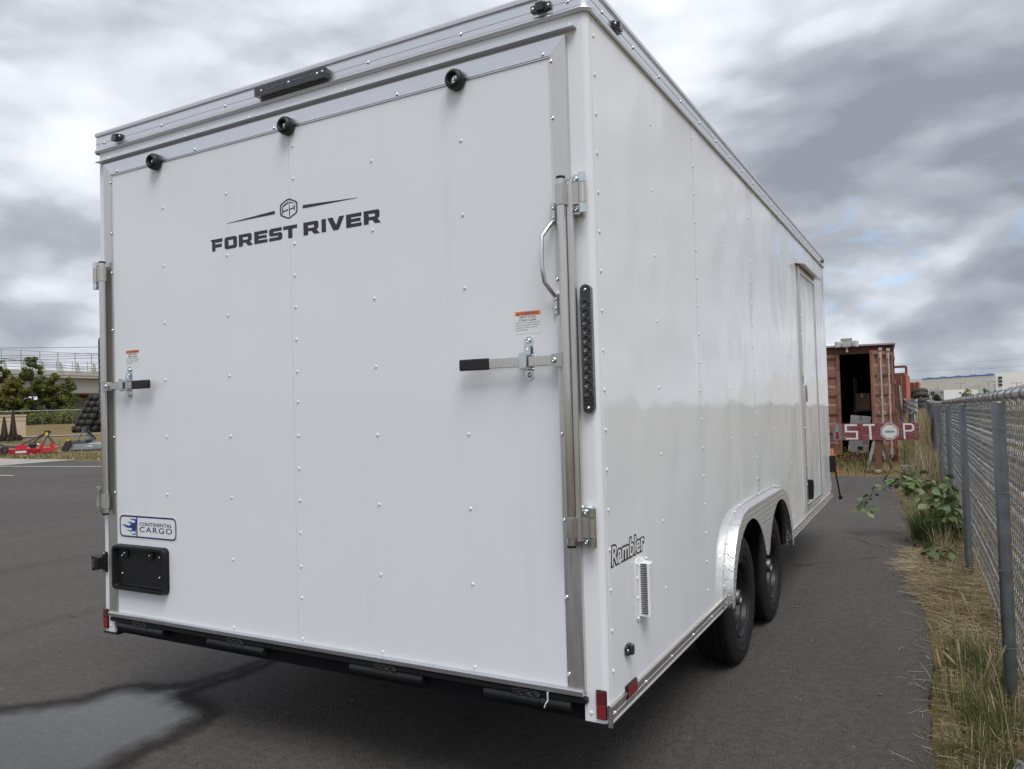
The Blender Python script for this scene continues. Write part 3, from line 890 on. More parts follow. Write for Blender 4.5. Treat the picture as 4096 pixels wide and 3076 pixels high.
# --- ramp door
DY = -0.012
DX0, DX1, DZ0, DZ1 = -2.520, -0.071, 0.498, 2.641
door = MB().box(DX0 + 0.050, -1.3165, DY, 0.03, DZ0, DZ1 - 0.05)
door.box(-1.3152, DX1 - 0.050, DY, 0.03, DZ0, DZ1 - 0.05)
door = door.build('ramp_door', 'white_door', T, smooth=False)
fw = 0.056
def bar_poly(poly): return MB().prism(poly, 'y', DY - 0.006, 0.028)
bar_poly([(DX0, DZ1), (DX1, DZ1), (DX1 - fw, DZ1 - fw), (DX0 + fw, DZ1 - fw)]).build('door_trim', 'aluminium', door, smooth=False)
bar_poly([(DX0, DZ1 - 0.0006), (DX0 + fw, DZ1 - fw - 0.0006), (DX0 + fw, DZ0), (DX0, DZ0)]).build('door_trim', 'aluminium_jamb', door, smooth=False)
bar_poly([(DX1, DZ1 - 0.0006), (DX1, DZ0), (DX1 - fw, DZ0), (DX1 - fw, DZ1 - fw - 0.0006)]).build('door_trim', 'aluminium_jamb', door, smooth=False)
for (x0, x1, z0, z1) in ((DX0 + fw - .001, DX1 - fw + .001, DZ1 - fw - 0.006, DZ1 - fw + 0.0005), (DX1 - fw - 0.006, DX1 - fw + 0.0005, DZ0, DZ1 - fw - .007), (DX0 + fw - 0.0005, DX0 + fw + 0.006, DZ0, DZ1 - fw - .007)):
    MB().box(x0, x1, DY - 0.0035, DY - 0.0001, z0, z1, 0.001).build('trim_lip', 'aluminium', door, smooth=False)
MB().prism([(DY - 0.016, 0.488), (DY - 0.017, 0.503), (DY - 0.014, 0.505), (DY - 0.001, 0.508), (DY - 0.001, 0.488)], 'x', DX0 + 0.004, DX1 - 0.003).build('bottom_rail', 'aluminium', door, smooth=False)
for x in (-2.42, -1.87, -1.39, -0.76, -0.155): rivet(door, (x, DY - 0.006, 2.594), 'r', RV_A)
for z in (2.564, 2.374, 1.838, 1.58, 1.33, 1.05, 0.80, 0.552):
    rivet(door, (DX1 - fw + 0.002, DY - 0.006, z), 'r', RV_A)
for z in (2.545, 2.30, 2.112, 1.838, 1.58, 1.33, 1.07, 0.62):
    rivet(door, (DX0 + fw - 0.002, DY - 0.006, z), 'r', RV_A)
zs = [2.370, 2.105, 1.846, 1.588, 1.331, 1.071, 0.809, 0.523]
for x in (-2.097, -1.683, -0.892, -0.488):
    for z in zs:
        if x < -2 and z < 1.0: continue
        rivet(door, (x, DY, z), 'r')
for z in (2.503, 2.370, 2.262, 2.105, 1.976, 1.848, 1.717, 1.588, 1.466, 1.331, 1.199, 1.072, 0.943, 0.809, 0.685, 0.523):
    rivet(door, (-1.293, DY, z), 'r')

# rubber door stops along the top of the ramp door
for x in (-2.128, -1.309, -0.494):
    s_ = MB().lathe([(0.016, 0.010), (0.018, 0.030), (0.022, 0.036), (0.027, 0.036), (0.034, 0.028), (0.037, 0.016), (0.036, 0.0)], (x, DY - 0.006, 2.583), (0, -1, 0), 28)
    so = s_.build('door_stop', 'bumper_rubber', door, angle=50)
    MB().lathe([(0.0, 0.024), (0.005, 0.024), (0.006, 0.018), (0.0150, 0.018), (0.0155, 0.012)], (x, DY - 0.006, 2.583), (0, -1, 0), 12).build('bolt', 'zinc', so)

# ---------------- lettering on the door
def rect(x0, y0, x1, y1): return [(x0, y0), (x1, y0), (x1, y1), (x0, y1)]
G = {
 'F': [[(-.14, 1), (1.3, 1), (1.28, .70), (.44, .70), (.34, .78), (.44, .56), (1.2, .56), (1.2, .28), (.44, .28), (.44, 0), (.04, 0), (.04, .78)]],
 'O': [[(.16, 0), (1.14, 0), (1.3, .13), (1.3, .87), (1.14, 1), (.16, 1), (0, .87), (0, .13)], [(.42, .27), (.42, .62), (.34, .73), (.92, .73), (.92, .27)]],
 'R': [[(0, 0), (0, 1), (1.16, 1), (1.3, .88), (1.3, .46), (1.12, .33), (1.40, 0), (.92, 0), (.70, .28), (.40, .28), (.40, 0)], [(.42, .52), (.42, .65), (.34, .74), (.92, .74), (.92, .52)]],
 'E': [[(0, 0), (1.3, 0), (1.3, .26), (.42, .26), (.42, .38), (1.22, .38), (1.22, .62), (.42, .62), (.42, .74), (1.3, .74), (1.3, 1), (0, 1)]],
 'S': [[(0, 0), (1.12, 0), (1.28, .13), (1.28, .50), (1.12, .62), (.42, .62), (.42, .74), (1.24, .74), (1.24, 1), (.16, 1), (0, .88), (0, .50), (.16, .38), (.88, .38), (.88, .26), (0, .26)]],
 'T': [[(.46, 0), (.86, 0), (.86, .72), (1.32, .72), (1.32, 1), (0, 1), (0, .72), (.46, .72)]],
 'I': [rect(0, 0, .42, 1)],
 'V': [[(.52, 0), (1.0, 0), (1.52, 1), (1.06, 1), (.80, .42), (.76, .42), (.48, 1), (0, 1)]],
}
def word(specs, z0, h):
    loops = []
    for ch, xa, xb in specs:
        g = G[ch]
        xs = [p[0] for lp in g for p in lp]; lo, hi = min(xs), max(xs)
        for lp in g: loops.append([(xa + (p[0] - lo) / (hi - lo) * (xb - xa), z0 + p[1] * h) for p in lp])
    return loops
fr = word([('F', -1.785, -1.710), ('O', -1.698, -1.622), ('R', -1.611, -1.528), ('E', -1.519, -1.443), ('S', -1.433, -1.359), ('T', -1.353, -1.277), ('R', -1.243, -1.157), ('I', -1.147, -1.124), ('V', -1.116, -1.030), ('E', -1.021, -0.945), ('R', -0.934, -0.852)], 2.131, 0.0515)
# shield and wings above the name
hc = (-1.321, 2.252)
def hexa(s, r=0.012):
    pts = []
    raw = [(0, .042), (.047, .022), (.047, -.022), (0, -.042), (-.047, -.022), (-.047, .022)]
    raw = [(x * s, z * s) for x, z in raw]
    for i, p_ in enumerate(raw):
        a_, c_ = raw[i - 1], raw[(i + 1) % 6]
        for t in (0.0, .33, .66, 1.0):
            p0 = Vector(p_).lerp(Vector(a_), 0.22); p2 = Vector(p_).lerp(Vector(c_), 0.22)
            q = p0.lerp(Vector(p_), t).lerp(Vector(p_).lerp(p2, t), t)
            pts.append((hc[0] + q.x, hc[1] + q.y))
    return pts
fr += [hexa(1.03), hexa(0.89)]
def stroke(pts): return [(hc[0] + x, hc[1] + z) for x, z in pts]
fr += [stroke([(-.002, .029), (-.034, .015), (-.036, .010), (-.036, -.020), (-.031, -.018), (-.031, -.005), (-.003, -.001), (-.003, -.006), (-.031, -.0105), (-.031, .009), (-.030, .011), (-.002, .0225)]),
       stroke([(.002, -.030), (.002, .029), (.031, .018), (.035, .013), (.035, .002), (.031, -.002), (.036, -.012), (.031, -.010), (.026, -.0025), (.0065, -.006), (.0065, -.027)]),
       [(-1.680, 2.2405), (-1.680, 2.2415), (-1.402, 2.2545), (-1.396, 2.249), (-1.399, 2.241)],
       [(-0.962, 2.2405), (-0.962, 2.2415), (-1.240, 2.2545), (-1.246, 2.249), (-1.243, 2.241)]]
put('lettering', glyph_mesh('lettering', fr, 'decal_ink', 0.0003), REAR, door, (0, DY - 0.0006, 0))
# inner hole of the R in the shield
put('lettering', glyph_mesh('lettering', [stroke([(.0065, -.0015), (.0065, .0225), (.0285, .0145), (.0305, .012), (.0305, .0035), (.028, .0015)])], 'white_door', 0.0003), REAR, door, (0, DY - 0.0011, 0))

# maker's badge low on the left
bx0, bz0, bw, bh = -2.4415, 0.8635, 0.402, 0.102
def rrect(x0, z0, x1, z1, r, n=6):
    pts = []
    for cx_, cz_, a0 in ((x1 - r, z1 - r, 0), (x0 + r, z1 - r, 90), (x0 + r, z0 + r, 180), (x1 - r, z0 + r, 270)):
        for q in range(n + 1):
            t = rad(a0 + 90 * q / n); pts.append((cx_ + r * math.cos(t), cz_ + r * math.sin(t)))
    return pts
badge = put('badge', glyph_mesh('badge', [rrect(bx0 - .006, bz0 - .005, bx0 + bw + .006, bz0 + bh + .005, 0.028)], 'decal_white', 0.0003), REAR, door, (0, DY - 0.0005, 0))
def zp(X, Y):       # sketch coordinates of the badge drawing -> metres
    u = (X - 318) / 1702.0; v = (Y - 235 - 0.040 * (X - 318)) / (700 + 0.022 * (X - 318))
    return (bx0 + bw * u, bz0 + bh * (1 - v))
ring = [rrect(bx0, bz0, bx0 + bw, bz0 + bh, 0.026), rrect(bx0 + .0075, bz0 + .0075, bx0 + bw - .0075, bz0 + bh - .0075, 0.019)]
put('border', glyph_mesh('border', ring, 'decal_navy', 0.0002), REAR, badge, (0, -0.0005, 0)).matrix_local = Matrix.Translation((0, 0, 0.0006))
put('divider', glyph_mesh('divider', [rect(bx0 + 0.122, bz0 + .0076, bx0 + 0.1305, bz0 + bh - .0076)], 'decal_navy', 0.0002), Matrix.Identity(4), badge, (0, 0, 0.0006))
flame = [(838, 370), (790, 350), (735, 350), (695, 362), (648, 350), (675, 388), (720, 404), (765, 400), (800, 425), (795, 462), (765, 490), (720, 480), (675, 462), (630, 450), (592, 460), (566, 492), (610, 484), (650, 505), (660, 540), (640, 570), (600, 575), (550, 562), (490, 542), (440, 538), (405, 560), (370, 585), (430, 580), (480, 600), (520, 635), (570, 657), (640, 655), (690, 670), (700, 700), (680, 725), (630, 728), (590, 716), (535, 724), (580, 740), (620, 765), (670, 776), (710, 765), (760, 752), (800, 770), (808, 805), (790, 830), (750, 835), (715, 828), (680, 816), (700, 850), (740, 872), (815, 874)]
flame_in = [(838, 400), (815, 385), (830, 430), (825, 480), (790, 515), (730, 515), (690, 500), (690, 560), (660, 600), (600, 608), (540, 592), (500, 575), (540, 620), (580, 632), (660, 630), (715, 660), (735, 700), (720, 735), (770, 728), (820, 750)]
put('flame', glyph_mesh('flame', [[zp(*p_) for p_ in flame]], 'decal_blue', 0.0002), Matrix.Identity(4), badge, (0, 0, 0.0006))
put('flame', glyph_mesh('flame', [[zp(*p_) for p_ in flame_in]], 'decal_navy', 0.0002), Matrix.Identity(4), badge, (0, 0, 0.0011))
put('lettering', text_mesh('lettering', 'CONTINENTAL', 'decal_navy', 0.226, 0.0150, offset=0.018, ext=0.0002, space=1.06), Matrix.Identity(4), badge, (bx0 + 0.146, bz0 + 0.0580, 0.0006))
put('lettering', text_mesh('lettering', 'CARGO', 'decal_navy', 0.226, 0.0245, offset=0.012, ext=0.0002, space=1.25), Matrix.Identity(4), badge, (bx0 + 0.146, bz0 + 0.0285, 0.0006))

# warning labels
def warning(x0, z0, w, h):
    lb = put('warning_label', glyph_mesh('warning_label', [rect(x0, z0, x0 + w, z0 + h)], 'decal_white', 0.0002), REAR, door, (0, DY - 0.0004, 0))
    I = Matrix.Identity(4)
    put('header_band', glyph_mesh('header_band', [rect(x0 + .002, z0 + h * .79, x0 + w - .002, z0 + h - .002)], 'label_orange', 0.0001), I, lb, (0, 0, 0.0004))
    put('hazard_symbol', glyph_mesh('hazard_symbol', [[(x0 + w * .09, z0 + h * .815), (x0 + w * .20, z0 + h * .815), (x0 + w * .145, z0 + h * .945)]], 'label_text', 0.0001), I, lb, (0, 0, 0.0007))
    put('lettering', text_mesh('lettering', 'WARNING', 'label_text', w * .66, h * .12, offset=0.02, ext=0.0001, res=2), I, lb, (x0 + w * .22, z0 + h * .82, 0.0007))
    put('lettering', text_mesh('lettering', 'HEAVY DOOR.', 'label_text', w * .62, h * .085, offset=0.012, ext=0.0001, res=2), I, lb, (x0 + w * .19, z0 + h * .68, 0.0004))
    put('lettering', text_mesh('lettering', 'STAND CLEAR.', 'label_text', w * .66, h * .085, offset=0.012, ext=0.0001, res=2), I, lb, (x0 + w * .17, z0 + h * .55, 0.0004))
    for q, tx in enumerate(('Secure all door and gate latches', 'before moving trailer. Failure to', 'comply can result in death or', 'personal injury.')):
        put('lettering', text_mesh('lettering', tx, 'label_text', w * (.92, .92, .82, .46)[q], h * .075, ext=0.0001, res=1), I, lb, (x0 + w * .04, z0 + h * (.44 - .105 * q), 0.0004))
warning(-0.292, 1.668, 0.101, 0.078)
warning(-2.378, 1.660, 0.101, 0.078)

# licence plate holder
pxa, pxb, pza, pzb = -2.468, -2.092, 0.620, 0.830
pl = MB().prism(rrect(pxa, pza, pxb, pzb, 0.025), 'y', DY - 0.010, DY - 0.0002)
plh = pl.build('plate_holder', 'black_plastic', door, angle=30)
m_ = MB()
o_ = rrect(pxa, pza, pxb, pzb, 0.026); i_ = rrect(pxa + .020, pza + .020, pxb - .020, pzb - .020, 0.008)
ns = len(o_)
for lp, yy in ((o_, DY - 0.006), (rrect(pxa + .004, pza + .004, pxb - .004, pzb - .004, 0.024), DY - 0.030), (rrect(pxa + .015, pza + .015, pxb - .015, pzb - .015, 0.012), DY - 0.030), (i_, DY - 0.010)):
    m_.v += [(x, yy, z) for x, z in lp]
for r_ in range(3):
    for q in range(ns):
        q2 = (q + 1) % ns
        m_.f.append((r_ * ns + q, r_ * ns + q2, (r_ + 1) * ns + q2, (r_ + 1) * ns + q))
m_.build('rim', 'black_plastic', plh, angle=40)
for x, z in ((pxa + .055, pza + .158), (pxb - .055, pza + .166), (pxa + .055, pza + .075), (pxb - .055, pza + .075)):
    link('screw', SCREW, plh, (x, DY - 0.010, z), RROT)
for x in (pxa + .075, pxb - .120):
    MB().box(x, x + 0.03, DY - 0.018, DY - 0.010, pza + .152, pza + .190, 0.003).build('lug', 'black_plastic', plh)
    link('screw', SCREW, plh, (x + 0.008, DY - 0.018, pza + .172), RROT)
MB().box(pxa + .03, pxb - .03, DY - 0.016, DY - 0.010, pza + .022, pza + .030, 0.002).build('ledge', 'black_plastic', plh)

# --- lock bars, hinges and cam latches
def lockbar(side):
    s = 1 if side == 'R' else -1
    xb_ = -0.089 if side == 'R' else -2.497
    Y = -0.046
    bar = MB().tube([(xb_, Y, 0.975), (xb_, Y, 2.158)], 0.0145, 16).build('lock_bar', 'steel_bar', T)
    MB().tube([(xb_, Y, 2.158), (xb_, Y, 2.166)], 0.0152, 16).build('end_cap', 'black_plastic', bar)
    MB().tube([(xb_, Y, 0.967), (xb_, Y, 0.975)], 0.0152, 16).build('end_cap', 'black_plastic', bar)
    bk = xb_ + s * 0.024
    MB().box(bk - 0.011, bk + 0.011, -0.040, DY - 0.006, 0.985, 2.152, 0.003).build('channel', 'aluminium_jamb', bar)
    xk = xb_ + s * 0.069                     # hinge pin beside the post
    for z0, z1 in ((2.072, 2.140), (1.000, 1.064)):
        # strap wrapped round the bar
        st2_ = MB(); r_ = 0.0185
        ring_ = [(xb_ + r_ * math.cos(t), Y + r_ * math.sin(t)) for t in [rad(90 + (180 * q / 10 if s > 0 else -180 * q / 10)) for q in range(11)]]
        out_ = [(xb_, Y + r_ * 0.99)] + ring_ + [(xb_ + s * 0.010, Y - r_ + 0.001), (xb_ + s * 0.026, Y + 0.012), (xk, Y + 0.012), (xk, Y + 0.016), (xb_ + s * 0.022, Y + 0.018)]
        st2_.prism(out_, 'z', z0, z1)
        ho = st2_.build('hinge_strap', 'steel_plate', bar, angle=40)
        MB().tube([(xk, Y + 0.012, z0 + 0.001), (xk, Y + 0.012, z1 - 0.001)], 0.0125, 14).build('knuckle', 'steel_plate', ho)
        for a_, b_ in ((z0 - 0.031, z0 - 0.0005), (z1 + 0.0005, z1 + 0.031)):
            MB().tube([(xk, Y + 0.012, a_), (xk, Y + 0.012, b_)], 0.0128, 14).build('knuckle', 'zinc', ho)
            zc_ = (a_ + b_) / 2
            MB().box(xk - s * 0.040, xk - s * 0.002, -0.022, -0.0005, zc_ - 0.018, zc_ + 0.018, 0.004).build('hinge_leaf', 'zinc', ho)
            link('bolt', BOLT, ho, (xk - s * 0.026, -0.022, zc_), RROT)
    # cam lever: pivot lug, flat bar, vinyl grip
    zl = 1.571
    lug = MB().prism([(xb_ - s * 0.052, zl - 0.004), (xb_ - s * 0.044, zl - 0.020), (xb_ - s * 0.008, zl - 0.022), (xb_ - s * 0.008, zl + 0.022), (xb_ - s * 0.044, zl + 0.020), (xb_ - s * 0.052, zl + 0.004)], 'y', -0.060, -0.034).build('pivot_lug', 'steel_plate', bar)
    link('bolt', BOLT, bar, (xb_ - s * 0.036, -0.060, zl), RROT)
    xl = xb_ - s * 0.34
    lv = MB().box(xb_ - s * 0.040, xl, -0.055, -0.049, zl - 0.0165, zl + 0.0165, 0.002).build('lever', 'steel_bar', bar)
    MB().box(xl + s * 0.056 if side == 'R' else xl - s * 0.0, xl - s * 0.062 if side == 'R' else xl + s * 0.118, -0.061, -0.043, zl - 0.0195, zl + 0.0195, 0.004).build('grip', 'grip_vinyl', lv)
    # keeper plate on the door
    xh = xb_ - s * 0.150
    kp = MB().prism(rrect(xh - 0.0165, zl - 0.058, xh + 0.0165, zl + 0.088, 0.016), 'y', DY - 0.004, DY - 0.0003).build('keeper', 'zinc', bar)
    MB().box(xh - 0.013, xh + 0.013, -0.060, DY - 0.004, zl + 0.020, zl + 0.026, 0.002).build('jaw', 'zinc', kp)
    MB().box(xh - 0.015, xh + 0.015, -0.064, -0.058, zl - 0.022, zl + 0.030, 0.002).build('jaw', 'zinc', kp)
    MB().box(xh - 0.015, xh + 0.015, -0.060, DY - 0.004, zl - 0.026, zl - 0.020, 0.002).build('jaw', 'zinc', kp)
    MB().prism(rrect(xh - 0.011, zl + 0.018, xh + 0.011, zl + 0.056, 0.010), 'y', -0.030, -0.024).build('latch_tongue', 'zinc', kp)
    for dz in (-0.043, 0.072): link('bolt', BOLT, kp, (xh, DY - 0.004, zl + dz), RROT)
    link('screw', SCREW, kp, (xh, -0.030, zl + 0.042), RROT)
lockbar('R'); lockbar('L')

# grab handle beside the right bar
gp = [(-0.129, -0.024, 2.030), (-0.137, -0.045, 2.010), (-0.150, -0.072, 1.975), (-0.152, -0.074, 1.92), (-0.152, -0.074, 1.87), (-0.148, -0.066, 1.825), (-0.134, -0.036, 1.790), (-0.132, -0.024, 1.783)]
gh = MB().tube(gp, 0.0072, 10).build('grab_handle', 'aluminium', door, angle=60)
for z0, z1 in ((2.020, 2.092), (1.722, 1.792)):
    MB().box(-0.139, -0.122, -0.026, -0.0185, z0, z1, 0.002).build('foot_plate', 'aluminium_jamb', gh)
    for t in (.28, .72): link('bolt', SCREW, gh, (-0.1305, -0.026, z0 + (z1 - z0) * t), RROT)

# --- lamps on the rear
def taillight(x):
    h = MB().prism(rrect(x - 0.0185, 1.396, x + 0.0185, 1.812, 0.018, 8), 'y', -0.019, -0.0003).build('tail_light', 'smoke_lens', T, angle=30)
    for q in range(11):
        z = 1.748 - q * 0.0287
        MB().lathe([(0.0, 0.001), (0.004, 0.0012), (0.0045, 0.0002), (0.008, 0.0022), (0.0085, 0.0004), (0.0115, 0.003), (0.0125, 0.0)], (x, -0.0192, z), (0, -1, 0), 14).build('lens', 'lens_cell', h, angle=60)
    for z in (1.795, 1.413): link('screw', SCREW, h, (x, -0.019, z), RROT)
taillight(-0.027); taillight(-W + 0.030)
# centre bar lamp on the top trim
cl = MB().prism(rrect(-1.480, 2.735, -1.092, 2.775, 0.008), 'y', -0.034, -0.007).build('centre_lamp', 'smoke_lens', T, angle=30)
for q in range(11):
    MB().lathe([(0.0, 0.001), (0.004, 0.0012), (0.005, 0.0)], (-1.440 + q * 0.0305, -0.0342, 2.756), (0, -1, 0), 10).build('lens', 'lens_cell' if q not in (0, 5, 10) else 'chrome', cl, angle=60)
link('screw', SCREW, cl, (-1.106, -0.034, 2.756), RROT)
def marker(loc, face):
    m_ = MB().prism([(-0.037, -0.010), (-0.020, -0.012), (-0.016, -0.016), (0.016, -0.016), (0.020, -0.012), (0.037, -0.010), (0.037, 0.010), (0.020, 0.012), (0.016, 0.016), (-0.016, 0.016), (-0.020, 0.012), (-0.037, 0.010)], 'y', -0.010, 0.0)
    m_.prism([(-0.014, -0.013), (0.014, -0.013), (0.014, 0.013), (-0.014, 0.013)], 'y', -0.022, -0.010)
    o_ = m_.build('marker_light', 'smoke_lens', T, angle=30, loc=loc, rot=(0, 0, 0) if face == 'r' else (0, 0, rad(90)))
    for x in (-0.029, 0.029): link('screw', SCREW, o_, (x, -0.010, 0), RROT)
    return o_
marker((-2.421, -0.008, 2.756), 'r'); marker((-0.157, -0.008, 2.756), 'r')
marker((0.008, 0.245, 2.752), 's'); marker((0.008, 5.78, 2.752), 's')
mk = marker((0.0005, 0.185, 0.590), 's'); mk.scale = (0.75, 1, 1.2)
# licence lamp sticking out from the left post
tl_ = MB().prism(rrect(-2.580, 0.685, -2.552, 0.782, 0.012), 'y', -0.012, -0.0003).build('plate_lamp', 'black_plastic', T, angle=30)
MB().prism([(-2.553, 0.705), (-2.585, 0.700), (-2.600, 0.698), (-2.602, 0.768), (-2.585, 0.766), (-2.553, 0.760)], 'y', -0.052, -0.012).build('lamp_body', 'black_plastic', tl_, angle=30)
MB().box(-2.597, -2.576, -0.0545, -0.052, 0.712, 0.752, 0.001).build('lens', 'lens_cell', tl_)
for z in (0.693, 0.774): link('screw', SCREW, tl_, (-2.566, -0.012, z), RROT)
# reflectors
def reflector_r(x0, x1):
    o_ = MB().box(x0, x1, -0.008, -0.0003, 0.418, 0.510, 0.002).build('reflector', 'black_plastic', T)
    MB().box(x0 + .0025, x1 - .0025, -0.0095, -0.008, 0.421, 0.464, 0.0008).build('lens', 'red_reflector', o_)
    MB().box(x0 + .0025, x1 - .0025, -0.0095, -0.008, 0.4645, 0.507, 0.0008).build('lens', 'red_reflector_dark', o_)
reflector_r(-0.038, -0.002); reflector_r(-W + 0.004, -W + 0.040)
o_ = MB().box(0.0003, 0.010, 0.150, 0.248, 0.430, 0.476, 0.002).build('reflector', 'black_plastic', T)
MB().box(0.010, 0.0115, 0.154, 0.244, 0.434, 0.472, 0.0008).build('lens', 'red_reflector', o_)
o_ = MB().box(0.0003, 0.010, LEN - 0.11, LEN - 0.03, zb(LEN) + .028, zb(LEN) + 0.075, 0.004).build('reflector', 'amber_lens', T)

# --- rear sill beam and ramp hinges
MB().box(-W + 0.080, -0.080, 0.012, 0.09, 0.404, 0.500).build('rear_beam', 'black_paint', T, smooth=False)
MB().box(-W + 0.073, -0.066, -0.020, 0.012, 0.462, 0.482, 0.003).build('sill_seal', 'black_plastic', T)
for x0, x1 in ((-W + 0.0, -W + 0.115), (-0.115, 0.0)):
    MB().box(x0 + .004, x1 - .004, -0.006, 0.05, 0.396, 0.4035).build('foot_plate', 'black_steel', T, smooth=False)
for x0, x1 in ((-2.455, -2.130), (-1.840, -1.500), (-1.045, -0.708), (-0.448, -0.120)):
    xm = (x0 + x1) / 2
    h = MB().tube([(x0, -0.012, 0.446), (xm - 0.055, -0.012, 0.446)], 0.0165, 14)
    h.tube([(xm - 0.053, -0.012, 0.446), (xm + 0.052, -0.012, 0.446)], 0.0170, 14)
    h.tube([(xm + 0.054, -0.012, 0.446), (x1, -0.012, 0.446)], 0.0165, 14)
    ho = h.build('ramp_hinge', 'black_steel', T)
    wv = MB()
    for k_ in range(3):
        pts = [(xm - 0.05 + 0.10 * q / 9, -0.020 + 0.003 * math.sin(q * 2.1 + k_), 0.462 + 0.007 * k_ + 0.0022 * math.sin(q * 1.7 + k_ * 2)) for q in range(10)]
        wv.tube(pts, 0.0058, 6)
    wv.build('weld', 'black_steel', ho)
    MB().box(x0 + 0.01, x1 - 0.01, -0.006, 0.012, 0.430, 0.462, 0.002).build('backing', 'black_paint', ho)
tie = MB().tube([(-0.198, -0.033, 0.486), (-0.199, -0.031, 0.466), (-0.2, -0.028, 0.458)], 0.0028, 6)
tie.tube([(-0.2, -0.030, 0.458), (-0.206, -0.034, 0.448), (-0.212, -0.031, 0.434)], 0.0022, 6)
tie.build('cable_tie', 'white_plastic', T)

# --- right side details
bt = MB(); pr_ = [(0.0005, 0.0), (0.010, 0.001), (0.011, 0.006), (0.006, 0.010), (0.006, 0.026), (0.008, 0.028), (0.006, 0.030), (0.006, 0.046), (0.010, 0.050), (0.009, 0.056), (0.0005, 0.058)]
def bottom_trim(y0, y1):
    m_ = MB(); n_ = max(2, int((y1 - y0) / 0.3))
    for j in range(n_ + 1):
        y = y0 + (y1 - y0) * j / n_
        for o_, z in pr_: m_.v.append((o_, y, zb(y) + z - 0.004))
    k_ = len(pr_)
    for j in range(n_):
        for i in range(k_ - 1): m_.f.append((j * k_ + i, (j + 1) * k_ + i, (j + 1) * k_ + i + 1, j * k_ + i + 1))
    m_.f.append(tuple(range(k_)))
    ob = m_.build('bottom_trim', 'aluminium_jamb', T, angle=25)
    y = y0 + 0.03
    while y < y1:
        link('rivet', RV_A, ob, (0.0065, y, zb(y) + 0.024), SROT); y += 0.305 if y0 < 1 else 0.17
    return ob
bottom_trim(0.012, 1.545); bottom_trim(3.29, LEN - 0.005)
MB().box(-0.004, 0.012, 0.002, 0.012, 0.392, 0.462, 0.002).build('trim_end', 'aluminium', T)
# script name
for off, mt, dx in ((0.085, 'decal_ink', 0.0006), (0.012, 'decal_white', 0.0011)):
    put('lettering', text_mesh('lettering', 'Rambler', mt, 0.318, 0.060, shear=0.12, offset=off, ext=0.0002), SIDE, panels[0], (dx, 0.068, 0.893))
# plastic side vent with louvre slots
vy0, vy1, vz0, vz1 = 0.285, 0.405, 0.652, 0.872
vf = MB().prism(rrect(vy0, vz0, vy1, vz1, 0.018), 'x', 0.0004, 0.004).build('side_vent', 'white_plastic', T, angle=30)
hood = MB()
P0 = [(vy0 + .022, 0.004), (vy0 + .026, 0.036), (vy0 + .032, 0.041), (vy1 - .050, 0.041), (vy1 - .028, 0.030), (vy1 - .020, 0.004)]
hood.prism([(y, x) for y, x in P0], 'z', vz0 + .018, vz1 - .020)
hood.v = [(x_, y_, z_) for (y_, x_, z_) in hood.v]
hood.f = [f_[::-1] for f_ in hood.f]
ho = hood.build('hood', 'white_plastic', vf, angle=25)
for q in range(23):
    z = vz0 + .028 + q * 0.0078
    MB().box(0.012, 0.035, vy0 + .0213, vy0 + .0265, z, z + 0.0034).build('louvre_slot', 'seam_dark', ho, smooth=False)
for y, z in ((vy0 + .010, vz1 - .014), ((vy0 + vy1) / 2, vz1 - .008), (vy1 - .010, vz1 - .014), (vy0 + .010, vz0 + .155), (vy0 + .010, vz0 + .085), (vy0 + .010, vz0 + .014), (vy1 - .010, vz0 + .155), (vy1 - .010, vz0 + .085), (vy1 - .012, vz0 + .014)):
    link('rivet', RV_W, vf, (0.004, y, z), SROT)
MB().prism([(vy0 + .02, vz1 - .004), (vy0 + .09, vz1 + .004), (vy1 - .02, vz1 + .003), (vy1 - .006, vz1 - .010), (vy1 - .03, vz1 - .006), (vy0 + .05, vz1 - .010)], 'x', 0.0002, 0.0012).build('sealant', 'caulk', vf)
# tall data sticker ahead of the fender
lb = put('data_sticker', glyph_mesh('data_sticker', [rect(2.432, 0.83, 2.462, 0.955)], 'decal_white', 0.0002), SIDE, panels[2], (0.0006, 0, 0))
put('header_band', glyph_mesh('header_band', [rect(2.433, 0.93, 2.461, 0.954)], 'label_blue', 0.0001), Matrix.Identity(4), lb, (0, 0, 0.0004))
put('lettering', text_mesh('lettering', '\n'.join(['lIl IlI lIIl', 'II lIIl lIl', 'lIIl lI IlI', 'lI lIIl IIl'] * 3), 'label_text', 0.023, 0.09, ext=0.0001, res=1), Matrix.Identity(4), lb, (2.4355, 0.834, 0.0004))

# --- tandem fender in bright tread plate
cy1, cy2, cr, cz = 1.985, 2.870, 0.430, 0.345
def arc(cy_, r_, a0, a1, n_=14): return [(cy_ + r_ * math.cos(rad(a0 + (a1 - a0) * q / n_)), cz + r_ * math.sin(rad(a0 + (a1 - a0) * q / n_))) for q in range(n_ + 1)]
outer = ARCH
inner = [(1.553, 0.405)] + arc(cy1, cr, 168, 33, 16) + arc(cy2, cr, 147, 12, 16) + [(3.302, 0.405)]
inner = [(y, max(z, 0.405)) for y, z in inner]
